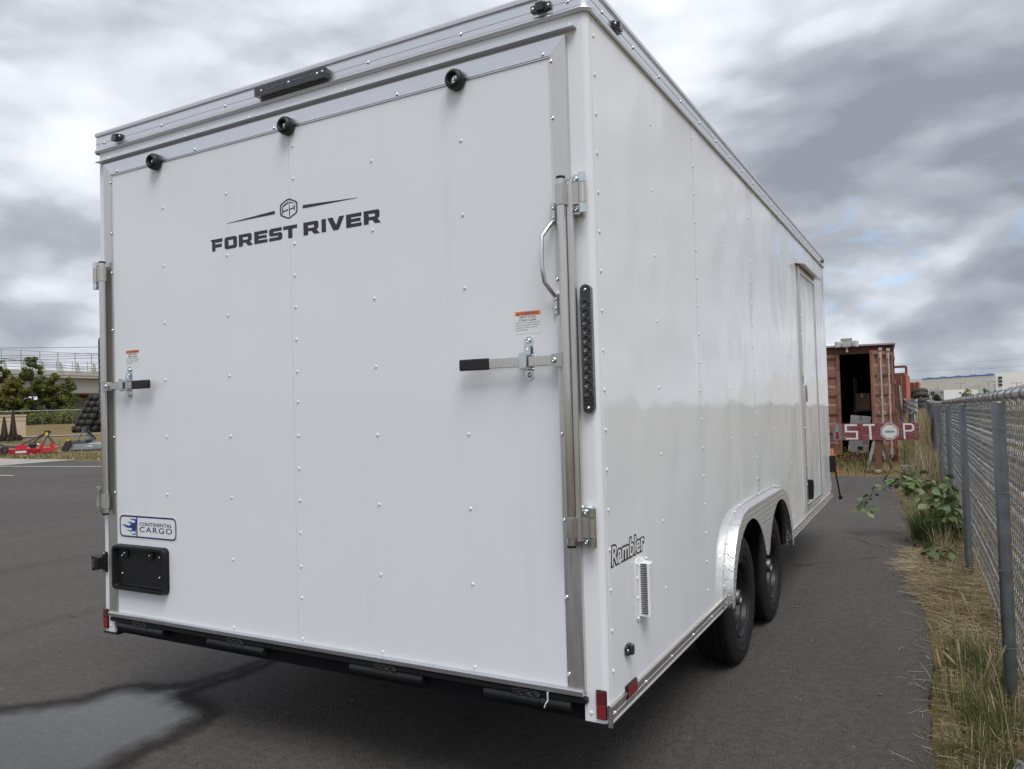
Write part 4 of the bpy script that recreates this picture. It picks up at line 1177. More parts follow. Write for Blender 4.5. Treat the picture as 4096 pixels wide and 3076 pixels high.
# the hanging apron ends in a soft point
i_mid = [q for q, p_ in enumerate(inner) if p_[0] < 2.40][-1]
inner[i_mid + 1:i_mid + 1] = [(2.362, 0.540), (2.385, 0.512), (2.415, 0.500), (2.440, 0.500), (2.470, 0.512), (2.493, 0.540)]
XO = 0.046
fm = MB().prism(outer + inner[::-1], 'x', XO - 0.003, XO)
fo = fm.build('fender', 'tread_plate', T, angle=25)
cap = MB()
for y, z in outer: cap.v += [(-0.03, y, z), (0.0, y, z + 0.0005), (XO - .006, y, z + 0.0005), (XO + 0.0005, y, z - 0.004)]
for q in range(len(outer) - 1):
    for i in range(3): cap.f.append((q * 4 + i, q * 4 + i + 1, q * 4 + 5 + i, q * 4 + 4 + i))
co = cap.build('top_plate', 'tread_plate', fo, angle=35)
sd = co.modifiers.new('thickness', 'SOLIDIFY'); sd.thickness = 0.0025; sd.offset = -1
fl = MB(); cen = Vector((2.43, 0.55))
for y, z in outer:
    v_ = Vector((y, z)) - cen; v_.normalize()
    fl.v += [(0.0012, y, z), (0.0035, y, z), (0.0035, y + v_.x * 0.030, z + v_.y * 0.026), (0.0012, y + v_.x * 0.030, z + v_.y * 0.026)]
for q in range(len(outer) - 1):
    for i in range(3): fl.f.append((q * 4 + i, q * 4 + i + 1, q * 4 + 5 + i, q * 4 + 4 + i))
flo = fl.build('flange', 'tread_plate', fo, smooth=False)
for q in (0, 1, 2, 3, 5, 6, 7, 8, 9, 11, 12, 13):
    y, z = outer[q]; v_ = (Vector((y, z)) - cen).normalized()
    link('rivet', RV_A, flo, (0.0035, y + v_.x * .014, z + .012 + v_.y * .012), SROT)
MB().prism([(1.56, 0.41)] + [(y, z - 0.004) for y, z in outer[1:-1]] + [(3.30, 0.41)], 'x', -0.36, -0.355).build('wheel_well', 'black_paint', fo, smooth=False)
wl = MB()
for y, z in outer: wl.v += [(-0.36, y, z - .006), (-0.031, y, z - .006)]
for q in range(len(outer) - 1): wl.f.append((2 * q, 2 * q + 1, 2 * q + 3, 2 * q + 2))
wl.build('wheel_well', 'black_paint', fo)

# --- wheels: tyre with ribbed tread and shoulder blocks, steel rim, hub
def wheel(y, xo, sgn):
    R_, r0 = 0.345, 0.198; wid = 0.205
    hub_c = (xo - sgn * wid / 2, y, R_)
    half = wid / 2
    prof = [(r0 - .004, half - .030), (r0 + .010, half - .014), (r0 + .020, half - .006), (r0 + .034, half - .001), (r0 + .037, half + .0008), (r0 + .042, half), (r0 + .070, half + .004), (r0 + .074, half + .0055), (r0 + .078, half + .004), (R_ - .045, half + .001), (R_ - .022, half - .006), (R_ - .008, half - .014), (R_ - .001, half - .026)]
    # ribs and grooves across the tread
    tread = []
    xs_ = half - .030
    ribs = [(.075, .050), (.042, .014), (.006, -.006), (-.014, -.042), (-.050, -.075)]
    for a_, b_ in ribs:
        tread += [(R_ - .009, a_ + .003), (R_, a_), (R_, b_), (R_ - .009, b_ - .003)]
    prof2 = prof + tread + [(r_, -h_) for r_, h_ in prof[::-1]]
    w = thing_part = MB().lathe(prof2, hub_c, (sgn, 0, 0), 60).build('wheel', 'rubber', T, angle=24)
    # shoulder sipes
    sp = MB()
    for q in range(44):
        t = 2 * math.pi * q / 44
        for ra, rb in ((R_ - .030, R_ + .0006),):
            dr_ = Vector((0, math.cos(t), math.sin(t))); tg = Vector((0, -math.sin(t), math.cos(t)))
            c0 = Vector(hub_c)
            a0 = c0 + Vector((sgn * (half - .0065), 0, 0)) + dr_ * (R_ - .024); a1 = c0 + Vector((sgn * (half - .0245), 0, 0)) + dr_ * (R_ - .0012)
            a2 = c0 + Vector((sgn * .055, 0, 0)) + dr_ * (R_ + .0006)
            for pa, pb in ((a0, a1),):
                sp.tube([pa + tg * .001, pb + tg * .006], 0.0022, 4)
    sp.build('tread_sipe', 'black_paint', w, smooth=False)['kind'] = 'stuff'
    h = half
    rim = [(r0 + .012, h - .012), (r0 + .008, h - .006), (r0 + .001, h - .008), (r0 - .004, h - .016), (r0 - .012, h - .020), (r0 - .018, h - .044), (r0 - .030, h - .050), (r0 - .036, h - .070), (.150, h - .078), (.128, h - .062), (.110, h - .058), (.085, h - .072), (.060, h - .075), (.045, h - .074)]
    ro = MB().lathe(rim, hub_c, (sgn, 0, 0), 48).build('rim', 'black_steel', w, angle=30)
    MB().lathe([(.045, h - .076), (.043, h - .030), (.040, h - .020), (.034, h - .014), (.030, h - .014), (.028, h - .020), (0.0, h - .020)], hub_c, (sgn, 0, 0), 24).build('hub', 'hub_steel', ro, angle=30)
    for q in range(8):
        t = 2 * math.pi * (q + .5) / 8
        yy, zz = y + .142 * math.cos(t), R_ + .142 * math.sin(t)
        MB().lathe([(0.0, .0), (.020, 0.0)], (hub_c[0] + sgn * (h - .0745), yy, zz), (sgn, 0, 0), 12).build('slot', 'seam_dark', ro, smooth=False)
    for q in range(6):
        t = 2 * math.pi * q / 6
        MB().lathe([(0.0, .016), (.006, .016), (.010, .010), (.010, 0)], (hub_c[0] + sgn * (h - .074), y + .075 * math.cos(t), R_ + .075 * math.sin(t)), (sgn, 0, 0), 8).build('lug_nut', 'black_steel', ro)
wheel(cy1, -0.012, 1); wheel(cy2, -0.012, 1)
wheel(cy1, -W + 0.012, -1); wheel(cy2, -W + 0.012, -1)
for y in (cy1, cy2): MB().tube([(-W + .2, y, .345), (-.2, y, .345)], .04, 10).build('axle', 'black_paint', T)
for x in (-W + .38, -.42): MB().box(x, x + .05, .3, LEN, .408, .428).build('chassis_rail', 'black_paint', T, smooth=False)

# --- side door with frame, cap, hold-backs and handle
dy0, dy1, dz0, dz1 = 4.215, 5.120, 0.520, 2.485
sd_ = MB().box(0.0012, 0.008, dy0 + .075, dy1 - .018, dz0 + .045, dz1 - .05).build('side_door', 'white_panel', T, smooth=False)
for nm, bx_ in (('frame_jamb', (0.0005, 0.018, dy0, dy0 + .045, dz0, dz1)), ('frame_jamb', (0.0005, 0.016, dy0 + .047, dy0 + .074, dz0 + .02, dz1 - .02)), ('frame_jamb', (0.0005, 0.016, dy1 - .016, dy1 + .014, dz0, dz1)), ('frame_head', (0.0005, 0.015, dy0 + .045, dy1 - .017, dz1 - .048, dz1 - .002)), ('frame_sill', (0.0005, 0.016, dy0 + .045, dy1 - .017, dz0, dz0 + .043))):
    MB().box(*bx_, 0.002).build(nm, 'aluminium_jamb' if nm != 'frame_head' else 'aluminium', sd_)
for q in range(13): link('rivet', RV_A, sd_, (0.018, dy0 + .020, dz0 + .06 + q * .15), SROT)
for q in range(9): link('rivet', RV_W, sd_, (0.016, dy0 + .12 + q * .09, dz0 + .012), SROT)
MB().prism([(0.0005, dz1 + .055), (0.0005, dz1 + .012), (0.070, dz1 - .004), (0.072, dz1 + .0), (0.004, dz1 + .022), (0.004, dz1 + .055)], 'y', dy0 - .07, dy1 + .08).build('drip_cap', 'aluminium', sd_, smooth=False)
MB().box(0.008, 0.030, dy0 + .13, dy0 + .17, 1.385, 1.53, .008).build('latch_handle', 'chrome', sd_)
for q in range(2):
    MB().box(0.0185, 0.019, dy0 + .004, dy0 + .036, 1.60 - .06 * q, 1.66 - .06 * q).build('sticker', 'decal_white' if q == 0 else 'label_text', sd_, smooth=False)
MB().prism([(dy0 + .10, .60), (dy0 + .13, .62), (dy0 + .17, .70), (dy0 + .15, .74), (dy0 + .10, .76)], 'x', 0.009, 0.05).build('door_holder', 'black_plastic', sd_)
hb = MB().prism([(LEN - .10, .68), (LEN - .02, .70), (LEN - .0, .75), (LEN - .02, .80), (LEN - .10, .84)], 'x', 0.002, 0.055).build('hold_back', 'black_plastic', T)
MB().tube([(0.04, LEN - .02, .70), (0.075, LEN + .02, .42)], .008, 8).build('rod', 'black_plastic', hb)
MB().tube([(0.074, LEN + .018, .435), (0.077, LEN + .022, .405)], .018, 10).build('knob', 'black_plastic', hb)
put('lettering', glyph_mesh('lettering', [[(LEN - .13 + .045 * math.cos(t), 2.50 + .12 * math.sin(t)) for t in [rad(90 + 60 * q) for q in range(6)]], [(LEN - .13 + .038 * math.cos(t), 2.50 + .11 * math.sin(t)) for t in [rad(90 + 60 * q) for q in range(6)]]], 'decal_ink', .0002), SIDE, panels[4], (0.0012, 0, 0))

# ================================================================== RIGHT: CHAIN-LINK FENCE
FX0, FY0, FY1 = 1.205, -3.4, 26.0
def fx(y): return 1.288 - 0.0240 * y
def ftop(y): return 1.439 - 0.0146 * y if y < 14 else 1.2346 - 0.004 * (y - 14)
FEN = thing('chain_link_fence', 'galvanised chain link fence running along the right side of the asphalt', 'fence')
rail = MB().tube([(fx(-3.4), -3.4, ftop(-3.4))] + [(fx(y), y, ftop(y)) for y in (0, 2, 4, 6, 8, 10, 12, 14, 17, 20, 23, 26)], 0.0215, 14).build('top_rail', 'rail_steel', FEN)
for y in (-0.3, 3.6, 10.2, 16.8):
    MB().tube([(fx(y), y, ftop(y)), (fx(y + .16), y + .16, ftop(y + .16))], 0.0232, 14).build('sleeve', 'rail_steel', rail)
post_y = [-1.2, 1.86, 4.87, 7.88, 10.9, 13.9, 16.9, 19.9, 22.9, 25.9]
for y in post_y:
    x = fx(y) - 0.046
    g = gz(x, y)
    zt_ = ftop(y) - 0.030
    po = MB().tube([(x, y, g - .05), (x, y, zt_ - .05)], 0.0275, 16).build('post', 'galvanised', FEN)
    MB().tube([(x, y, zt_ - .052), (x, y, zt_ - .004), (x, y, zt_)], [0.0292, 0.0292, 0.026], 16).build('cap', 'galvanised', po)
    for z in (0.27, 0.62, 0.97, 1.26):
        if z < zt_ - .06:
            tt_ = rng.uniform(-.012, .012)
            MB().tube([(x + .048, y - .03, z + tt_), (x + .01, y - .034, z), (x - .026, y - .026, z - .004), (x - .034, y, z), (x - .022, y + .028, z + .003), (x + .02, y + .034, z + .002), (x + .050, y + .026, z - tt_)], 0.0022, 5).build('wire_tie', 'fence_wire', po)
for q in range(46):
    y = -1.0 + q * 0.26 + rng.uniform(-.08, .08)
    if y > 12: break
    x, z = fx(y), ftop(y)
    pts = []
    for s_ in range(9):
        t = rad(-60 + 300 * s_ / 8)
        pts.append((x + .0245 * math.cos(t), y + .03 * s_ / 8 + rng.uniform(-.003, .003), z + .0245 * math.sin(t)))
    pts = [(x + .016, y - .035, z - .06)] + pts + [(x + .012, y + .06, z - .045)]
    MB().tube(pts, 0.0021, 5).build('wire_tie', 'fence_wire', rail)
# woven mesh: zigzag wires hooked through one another
mb = MB()
pitch = 0.0365
y = -2.2; k_ = 0
while y < 26:
    near = y < 9
    zt_ = ftop(y) + 0.014; zb_ = max(-0.01, gz(1.2, y) + 0.01)
    n_ = int((zt_ - zb_) / 0.0375)
    pts = []
    sgn = 1 if k_ % 2 == 0 else -1
    jz = 0.006 * mnoise.noise(Vector((y * 2.7, 1.0, 3.0)))
    for q in range(n_ + 1):
        z = zt_ - q * 0.0375 + jz + (rng.uniform(-.0035, .0035) if near else rng.uniform(-.008, .008))
        s_ = sgn if q % 2 == 0 else -sgn
        yy = y + s_ * 0.0205
        wob = 0.006 * mnoise.noise(Vector((yy * 1.3, z * 2.0, 0)))
        xx = fx(yy) + 0.030 + wob
        dd_ = 0.0042 * s_ * sgn
        pts.append((xx - dd_, yy - s_ * .002, z + 0.0035))
        pts.append((xx + dd_, yy - s_ * .002, z - 0.0035))
    i0 = len(mb.v)
    r_ = 0.0021
    nn = 4 if near else 3
    mb.tube(pts, r_, nn, caps=False)
    # twisted barb at the top
    a_ = pts[0]
    mb.tube([a_, (a_[0], a_[1] + sgn * .008, a_[2] + .012), (a_[0] + .004, a_[1] + sgn * .014, a_[2] + .018)], r_, 3, caps=False)
    y += pitch; k_ += 1
mo = mb.build('mesh', 'fence_wire', FEN)
mo['kind'] = 'stuff'

# ================================================================== RIGHT: CONTAINERS
def container_side(m_, x, y0, y1, z0, z1, out, step=0.26, depth=0.036):
    """corrugated side wall in plane x, running along y"""
    y = y0; prof = []
    while y < y1 - 1e-6:
        prof += [(0, y), (0, y + step * .32), (-depth, y + step * .5), (-depth, y + step * .82)]
        y += step
    prof.append((0, y1))
    i0 = len(m_.v)
    for d_, yy in prof: m_.v += [(x + out * d_, min(yy, y1), z0), (x + out * d_, min(yy, y1), z1)]
    for q in range(len(prof) - 1): m_.f.append((i0 + 2 * q, i0 + 2 * q + 2, i0 + 2 * q + 3, i0 + 2 * q + 1))
def door_leaf(parent, mat, w, h, name='door', rods=2):
    """leaf in local coords: hinge at x=0, leaf toward -x, outer face -y"""
    m_ = MB()
    fr_ = 0.075
    m_.box(-w, 0, -0.055, 0.0, 0, fr_, .006).box(-w, 0, -0.055, 0.0, h - fr_, h, .006)
    m_.box(-w, -w + fr_, -0.0545, 0.0, fr_, h - fr_, .006).box(-fr_, 0, -0.0545, 0.0, fr_, h - fr_, .006)
    lf = m_.build(name, mat, parent)
    c_ = MB(); n_ = 5; zz0, zz1 = fr_, h - fr_
    prof = []
    hgt = (zz1 - zz0) / n_
    for q in range(n_):
        a_ = zz0 + q * hgt
        prof += [(-0.040, a_), (-0.040, a_ + hgt * .42), (-0.010, a_ + hgt * .54), (-0.010, a_ + hgt * .86)]
    prof.append((-0.040, zz1))
    for d_, z in prof: c_.v += [(-w + fr_, d_, z), (-fr_, d_, z)]
    for q in range(len(prof) - 1): c_.f.append((2 * q, 2 * q + 1, 2 * q + 3, 2 * q + 2))
    c_.build('corrugated_panel', mat, lf, smooth=False)
    for r_ in range(rods):
        x = -w * (0.70 - 0.38 * r_)
        rd = MB().tube([(x, -0.085, -0.03), (x, -0.085, h + .03)], 0.020, 10).build('lock_rod', 'lock_rod', lf)
        for z in (0.03, 0.55, 1.22, h - .16):
            b_ = MB().box(x - .042, x + .042, -0.100, -0.055, z, z + (.12 if z > h - .3 or z < .1 else .04), .006)
            b_.build('rod_bracket', 'lock_rod', rd)
        MB().box(x - .035, x + .035, -0.12, -0.06, h + .0, h + .06, .008).build('cam', 'lock_rod', rd)
    for z in (.12, h * .40, h * .68, h - .18): MB().box(-.03, .06, -0.075, -0.02, z, z + .10, .01).build('hinge', mat, lf)
    return lf
SC = thing('shipping_container', 'weathered rust red shipping container with one door standing open behind the stop sign', 'container', (0.17, 16.25, -0.02), rad(3.2))
Wc, Hc, Lc = 2.44, 2.53, 6.06
MB().box(-Wc, 0, 0.0, .12, 0.0, .16).build('sill', 'container_dark', SC, smooth=False)
MB().box(-Wc, 0, 0, .10, Hc - .17, Hc - .02).build('header', 'container_dark', SC, smooth=False)
for x0 in (-Wc, -.07): MB().box(x0, x0 + .07, -0.002, .12, 0.0, Hc - .01, .006).build('corner_post', 'container_dark', SC)
for x0 in (-Wc - .002, -.16):
    for z0 in (-0.003, Hc - .125): MB().box(x0, x0 + .162, -0.006, .17, z0, z0 + .12, .01).build('corner_casting', 'container_dark', SC)
MB().lathe([(0.0, .001), (.032, .001)], (-.075, -.008, Hc - .065), (0, -1, 0), 14).build('casting_hole', 'seam_dark', SC, smooth=False)
w_ = MB(); container_side(w_, 0.0, .12, Lc, .05, Hc - .03, 1); w_.build('side_wall', 'container_rust', SC, smooth=False)
w_ = MB(); container_side(w_, -Wc, .12, Lc, .05, Hc - .03, -1); w_.build('side_wall', 'container_rust', SC, smooth=False)
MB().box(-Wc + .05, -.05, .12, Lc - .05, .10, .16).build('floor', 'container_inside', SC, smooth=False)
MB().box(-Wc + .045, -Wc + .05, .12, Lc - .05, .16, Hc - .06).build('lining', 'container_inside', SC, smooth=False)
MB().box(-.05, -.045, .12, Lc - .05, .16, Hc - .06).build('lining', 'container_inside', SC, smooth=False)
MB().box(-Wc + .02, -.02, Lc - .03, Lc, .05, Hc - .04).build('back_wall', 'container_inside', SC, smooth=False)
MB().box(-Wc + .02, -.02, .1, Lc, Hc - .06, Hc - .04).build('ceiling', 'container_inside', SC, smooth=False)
MB().box(-Wc - .04, .03, -.12, Lc + .05, Hc - .012, Hc + .028, .004).build('roof_sheet', 'roof_sheet', SC)
dL = door_leaf(SC, 'container_rust', 1.27, 2.22, 'door', 2)
dL.location = (-Wc + .08, 0.0, .14); dL.scale = (-1, 1, 1)
dR = door_leaf(SC, 'container_rust', 1.15, 2.22, 'door', 2)
dR.location = (-.075, -.03, .14); dR.rotation_euler = (0, 0, rad(70))
for tx, w_, h_, x_, z_ in (('HTR', .24, .12, -.86, 1.62), ('41', .16, .12, -.42, 1.44), ('NET', .26, .09, -.90, 1.14), ('C GRS', .40, .09, -.88, .88), ('SUPER', .30, .07, -.92, .66), ('HEAVY', .30, .07, -.46, .66), ('USE 9', .30, .07, -.90, .50), ('2M', .16, .08, -.46, .50)):
    put('lettering', text_mesh('lettering', tx, 'chalk', w_, h_, ext=.001, res=1), REAR, dR, (x_, -.0425, z_))
# things inside and on it
def carton(name, label, cat, mat, c, sz, rz, extra=None):
    t_ = thing(name, label, cat, c, rz)
    b_ = MB().box(-sz[0] / 2, sz[0] / 2, -sz[1] / 2, sz[1] / 2, 0, sz[2], .006).build('box_body', mat, t_)
    MB().box(-.025, .025, -sz[1] / 2 - .0015, sz[1] / 2 + .0015, sz[2] - .10, sz[2] + .0015).build('tape', 'bin_cream' if mat == 'cardboard' else 'sign_grey', t_, smooth=False)
    return t_
sh = thing('shelf_rack', 'dark metal shelf rack inside the open container, holding cardboard boxes', 'shelf', (-.36, 17.35, .14))
for x in (-.38, .30):
    for y in (-.2, .3): MB().box(x, x + .04, y, y + .04, 0, 1.7).build('upright', 'black_steel', sh, smooth=False)
for z in (.45, .92): MB().box(-.40, .36, -.22, .36, z, z + .03).build('board', 'dark_wood', sh, smooth=False)
carton('cardboard_box', 'large brown cardboard box on the shelf inside the open container', 'box', 'cardboard', (-.58, 17.35, 1.092), (.34, .34, .38), .05)
carton('cardboard_box', 'narrow brown cardboard box beside the larger one inside the container', 'box', 'cardboard', (-.24, 17.3, 1.092), (.26, .34, .46), -.1)
wb = carton('appliance_carton', 'tilted white printed carton standing on the floor of the open container', 'box', 'white_box', (-.66, 16.75, .145), (.42, .34, .82), .08)
wb.rotation_euler = (0, rad(6), .08)
put('lettering', text_mesh('lettering', 'WITCH', 'decal_ink', .26, .06, ext=.0006, res=1), REAR @ Matrix.Rotation(rad(90), 4, 'Z'), wb, (.16, -.1718, .22))
put('lettering', glyph_mesh('lettering', [rect(.075, .20, .18, .53), rect(.085, .21, .17, .52)], 'cutter_red', .0004), REAR, wb, (0, -.1715, 0))
MB().box(-.02, .09, -.176, -.1705, .05, .14, .002).build('printed_mark', 'decal_ink', wb)
fl_ = thing('floodlight', 'cream twin floodlight with motion sensor on the container roof edge', 'light', (-.745, 16.10, 2.53))
MB().box(-.10, .10, -.03, .10, -.01, .05, .01).build('mount', 'flood_housing', fl_)
for s_, an in ((-1, 34), (1, -34), (0, 0)):
    if s_ == 0:
        h_ = MB().prism([(-.075, -.055), (.075, -.055), (.085, .055), (-.085, .055)], 'y', -.10, -.01).build('head', 'flood_housing', fl_, loc=(0, -.03, .015))
        MB().box(-.062, .062, -.106, -.10, -.042, .042, .003).build('lens', 'flood_glass', h_)
    else:
        h_ = MB().prism([(-.085, -.05), (.085, -.065), (.085, .065), (-.085, .055)] if s_ > 0 else [(-.085, -.065), (.085, -.05), (.085, .055), (-.085, .065)], 'y', -.09, 0).build('head', 'flood_housing', fl_, loc=(s_ * .17, -.02, .015), rot=(rad(-8), 0, rad(an)))
        MB().box(-.068, .068, -.096, -.09, -.045, .045, .003).build('lens', 'flood_glass', h_)
MB().box(-.12, .11, -.06, .06, .075, .155, .008).build('driver_box', 'grey_wood', fl_)
MB().tube([(0, -.05, -.04), (0, -.06, -.12), (.01, -.07, -.15)], .022, 8).build('sensor', 'flood_housing', fl_)

# second and third containers farther back
def far_container(name, label, x, y, z, L_, mat):
    c_ = thing(name, label, 'container', (x, y, z), 0)
    w_ = MB(); container_side(w_, 0.0, .1, L_ - .1, .14, 2.50, 1, .30, .03); w_.build('side_wall', mat, c_, smooth=False)
    MB().box(-2.44, -.03, .02, L_, .1, 2.54).build('box_core', mat, c_, smooth=False)
    MB().box(-.06, .006, 0, L_, 2.48, 2.59, .006).build('top_rail', mat, c_)
    MB().box(-.06, .006, 0, L_, 0, .14, .006).build('bottom_rail', mat, c_)
    for yy in (0, L_ - .1): MB().box(-.08, .008, yy - .004, yy + .11, 0, 2.60, .006).build('corner_post', mat, c_)
    f_ = MB().box(-2.44, 0, -.05, .02, .14, 2.54)
    f_.build('end_frame', 'container_dark', c_, smooth=False)
    for q in range(2):
        MB().tube([(-.22 - q * .5, -.09, .1), (-.22 - q * .5, -.09, 2.5)], .022, 8).build('lock_rod', mat, c_)
    return c_
fc = far_container('shipping_container', 'bright orange shipping container behind the rust red one, pale stripes painted on its side', -.42, 42.0, gz(-.7, 42) + .05, 6.06, 'container_orange')
for q in range(6):
    MB().box(0.002, .006, 1.2 + q * .30, 1.2 + q * .30 + .20, .55 + .06 * (q % 2), 1.25 - .05 * (q % 3)).build('paint_patch', 'chalk', fc, smooth=False)
far_container('shipping_container', 'farther orange shipping container end on, beyond the striped orange container', -.05, 52.0, gz(-.3, 52) - .15, 6.06, 'container_orange')
MB().box(-.02, .004, 47.2 - 42.0 + .3, 47.2 - 42.0 + .9, .2, 2.2).build('grey_panel', 'roof_sheet', fc, smooth=False)
rk = thing('pallet_cage', 'rusty open cage of square posts on top of the orange container', 'cage', (-.42, 42.6, gz(-.7, 42) + 2.65))
for x in (-1.9, -.9, -.05):
    for y in (0, 1.0, 2.0): MB().box(x, x + .06, y, y + .06, 0, .42).build('upright', 'container_dark', rk, smooth=False)
for z in (.0, .38):
    for y in (0, 1.0, 2.0): MB().box(-1.9, .01, y + .061, y + .12, z, z + .06).build('rail', 'container_dark', rk, smooth=False)
def torus(mb_, c, R_, r_, axis, n=18, k=8):
    prof = [(R_ + r_ * math.cos(2 * math.pi * q / k), r_ * 1.1 * math.sin(2 * math.pi * q / k)) for q in range(k)]
    mb_.lathe(prof, c, axis, n, closed=True)
used = ['lying lowest', 'lying second', 'lying third', 'lying fourth', 'lying fifth', 'lying topmost']
for q in range(6):
    x, y = -.02 + .26 * (q % 2) + .12, 56.0 + 1.6 * (q // 3)
    t_ = MB(); torus(t_, (0, 0, 0), .34, .16, (0, 0.3, 1))
    o_ = t_.build('scrap_tyre', 'old_rubber', None, loc=(.25 + rng.uniform(-.15, .15) - .25 * (q > 3), 49.5 + q * .5, gz(0, 50) + .25 + q * .30), rot=(rng.uniform(-.3, .3), rng.uniform(-.3, .3), 0))
    tag(o_, 'old black tyre %s in the heap at the far end of the orange containers' % used[q], 'tyre', 'scrap tyres behind the containers')

# leaning pipes and a roll of wire mesh between the container and the weeds
for q, (x, y, dx, h_, nm) in enumerate(((.30, 16.9, -.10, 1.62, 'tallest'), (.38, 16.8, .02, 1.10, 'second from the container'), (.46, 16.7, -.02, 1.02, 'third from the container'), (.54, 16.6, -.05, .98, 'outermost'))):
    o_ = MB().tube([(x, y, 0), (x + dx * .5, y + .18, h_ * .5), (x + dx, y + .38, h_)], .032, 10).build('fence_pipe', 'galvanised')
    tag(o_, 'grey steel pipe leaning beside the red container, %s of the pipes' % nm, 'pipe', 'pipes leaning by the container')
mb = MB()
for k2 in range(16):
    z0 = 1.02 + .018 * k2; 
    pts = [(.42 + .14 * math.cos(t), 17.0 + .12 * math.sin(t), z0 + .035 * math.sin(5 * t + k2)) for t in [2 * math.pi * q / 16 for q in range(17)]]
    mb.tube(pts, .009, 4)
tag(mb.build('wire_roll', 'fence_wire'), 'loose roll of grey chain link wire standing among the leaning pipes', 'wire roll')
for q, (pts, lab) in enumerate(((((.98, 13.9, .0), (.86, 14.4, .62), (.92, 14.9, 1.05)), 'black bent steel beam leaning on the fence in the tall weeds'),)):
    o_ = MB().tube(pts, .05, 4).build('scrap_beam', 'black_steel', smooth=False); tag(o_, lab, 'beam')
o_ = MB().box(-.55, .55, -.07, .07, 0, .12, .01).build('timber_block', 'grey_wood', None, loc=(.86, 13.7, .0), rot=(0, 0, .25)); tag(o_, 'short grey timber block lying in weeds near the fence', 'timber')

# ================================================================== STOP SIGN
SG = thing('stop_sign_board', 'long red plywood barrier board lettered STOP on a wooden stand', 'sign', (0, 13.5, 0), 0)
bd = MB().box(-.812, .640, -.011, .011, .583, .900, .002).build('board', 'red_board', SG)
MB().box(-.811, -.650, -.0135, -.0112, .585, .898).build('bare_end', 'grey_flake', bd, smooth=False)
MB().box(-.757, -.712, -.0165, -.0136, .745, .885).build('tape_patch', 'sign_grey', bd, smooth=False)
MB().box(-.757, -.712, -.0165, -.0136, .612, .744).build('tape_patch', 'red_reflector', bd, smooth=False)
t_ = .030
S_ = [[(-.600, .885), (-.385, .885), (-.385, .852), (-.560, .852), (-.560, .764), (-.373, .760), (-.373, .600), (-.582, .600), (-.582, .630), (-.408, .630), (-.408, .732), (-.600, .735)]]
T_ = [[(-.284, .885), (-.084, .885), (-.084, .852), (-.146, .852), (-.140, .600), (-.176, .600), (-.186, .852), (-.284, .852)]]
P_ = [[(.384, .892), (.520, .892), (.566, .855), (.566, .775), (.525, .742), (.416, .742), (.420, .604), (.392, .604)], [(.412, .862), (.416, .770), (.512, .770), (.534, .790), (.534, .840), (.510, .862)]]
def octo(cx_, cz_, r_): return [(cx_ + r_ * math.cos(rad(22.5 + 45 * q)), cz_ + r_ * math.sin(rad(22.5 + 45 * q))) for q in range(8)]
O_ = [octo(.161, .744, .158), octo(.161, .744, .146), octo(.161, .744, .130)]
put('lettering', glyph_mesh('lettering', S_ + T_ + P_ + O_, 'sign_white', .001), REAR, bd, (0, -.0122, 0))
MB().box(.082, .240, -.0165, -.0134, .727, .762).build('slot_plate', 'sign_grey', bd, smooth=False)
MB().box(-.098, .006, .0115, .10, .03, .88, .006).build('post', 'brown_wood', SG)
MB().prism([(-.128, .56), (-.08, .56), (-.205, .02), (-.262, .02)], 'y', -.09, -.04).build('brace', 'grey_wood', SG)
MB().prism([(-.015, .582), (.045, .582), (.205, .03), (.150, .03)], 'y', .012, .08).build('brace', 'dark_wood', SG)
MB().box(-.30, .38, -.06, .03, .0, .045, .006).build('foot', 'brown_wood', SG)
MB().box(-.10, .0, -.30, .40, .0, .04, .006).build('foot', 'grey_wood', SG)

# traffic cone half hidden by the trailer nose
CN = thing('traffic_cone', 'faded orange traffic cone in the grass beside the trailer nose', 'cone', (-.845, 13.5, -.03))
MB().lathe([(.022, .46), (.030, .45), (.105, .035), (.115, .03)], (0, 0, 0), (0, 0, 1), 24).build('cone_body', 'cone_orange', CN)
MB().prism(rrect(-.17, -.17, .17, .17, .03), 'z', 0.0, .03).build('base', 'cone_orange', CN)
MB().lathe([(.060, .25), (.078, .17)], (0, 0, .001), (0, 0, 1), 24).build('band', 'chalk', CN)

# ================================================================== RIGHT DISTANCE: warehouse, truck, lamps
WH = thing('warehouse', 'huge cream warehouse with a blue stripe under its roof, far beyond the fence', 'warehouse', (0, 0, 0))
# front wall runs from far left to nearer right
def wallbox(x0, y0, x1, y1, th, z0, z1, mat, name, parent):
    dx, dy = x1 - x0, y1 - y0; L = math.hypot(dx, dy); nx_, ny_ = -dy / L * th, dx / L * th
    return MB().prism([(x0, y0), (x1, y1), (x1 + nx_, y1 + ny_), (x0 + nx_, y0 + ny_)], 'z', z0, z1).build(name, mat, parent, smooth=False)
zg_ = -4.0
ax0, ay0, ax1, ay1 = -7.3, 560.0, 28.5, 497.0
wallbox(ax0, ay0, ax1, ay1, 60, zg_, 10.15, 'warehouse_wall', 'wall', WH)
for q in range(14):
    t0, t1 = q / 14, (q + 1) / 14
    o_ = wallbox(ax0 + (ax1 - ax0) * t0 + .05, ay0 + (ay1 - ay0) * t0 - .05, ax0 + (ax1 - ax0) * t1 - .05, ay0 + (ay1 - ay0) * t1 - .05, .25, zg_, 9.9, 'warehouse_wall', 'panel', WH)
    o_.location.y = -.2
dxs, dys = -.35, -.6
wallbox(ax0, ay0 - .5, ax1, ay1 - .5, 60.5, 10.15, 11.0, 'warehouse_blue', 'blue_stripe', WH)
wallbox(ax0, ay0 - .6, ax1, ay1 - .6, 60.7, 9.95, 10.14, 'warehouse_white', 'stripe_edge', WH)
wallbox(-16, 575, ax0, ay0 + .2, 50, zg_, 10.9, 'warehouse_white', 'corner_wall', WH)
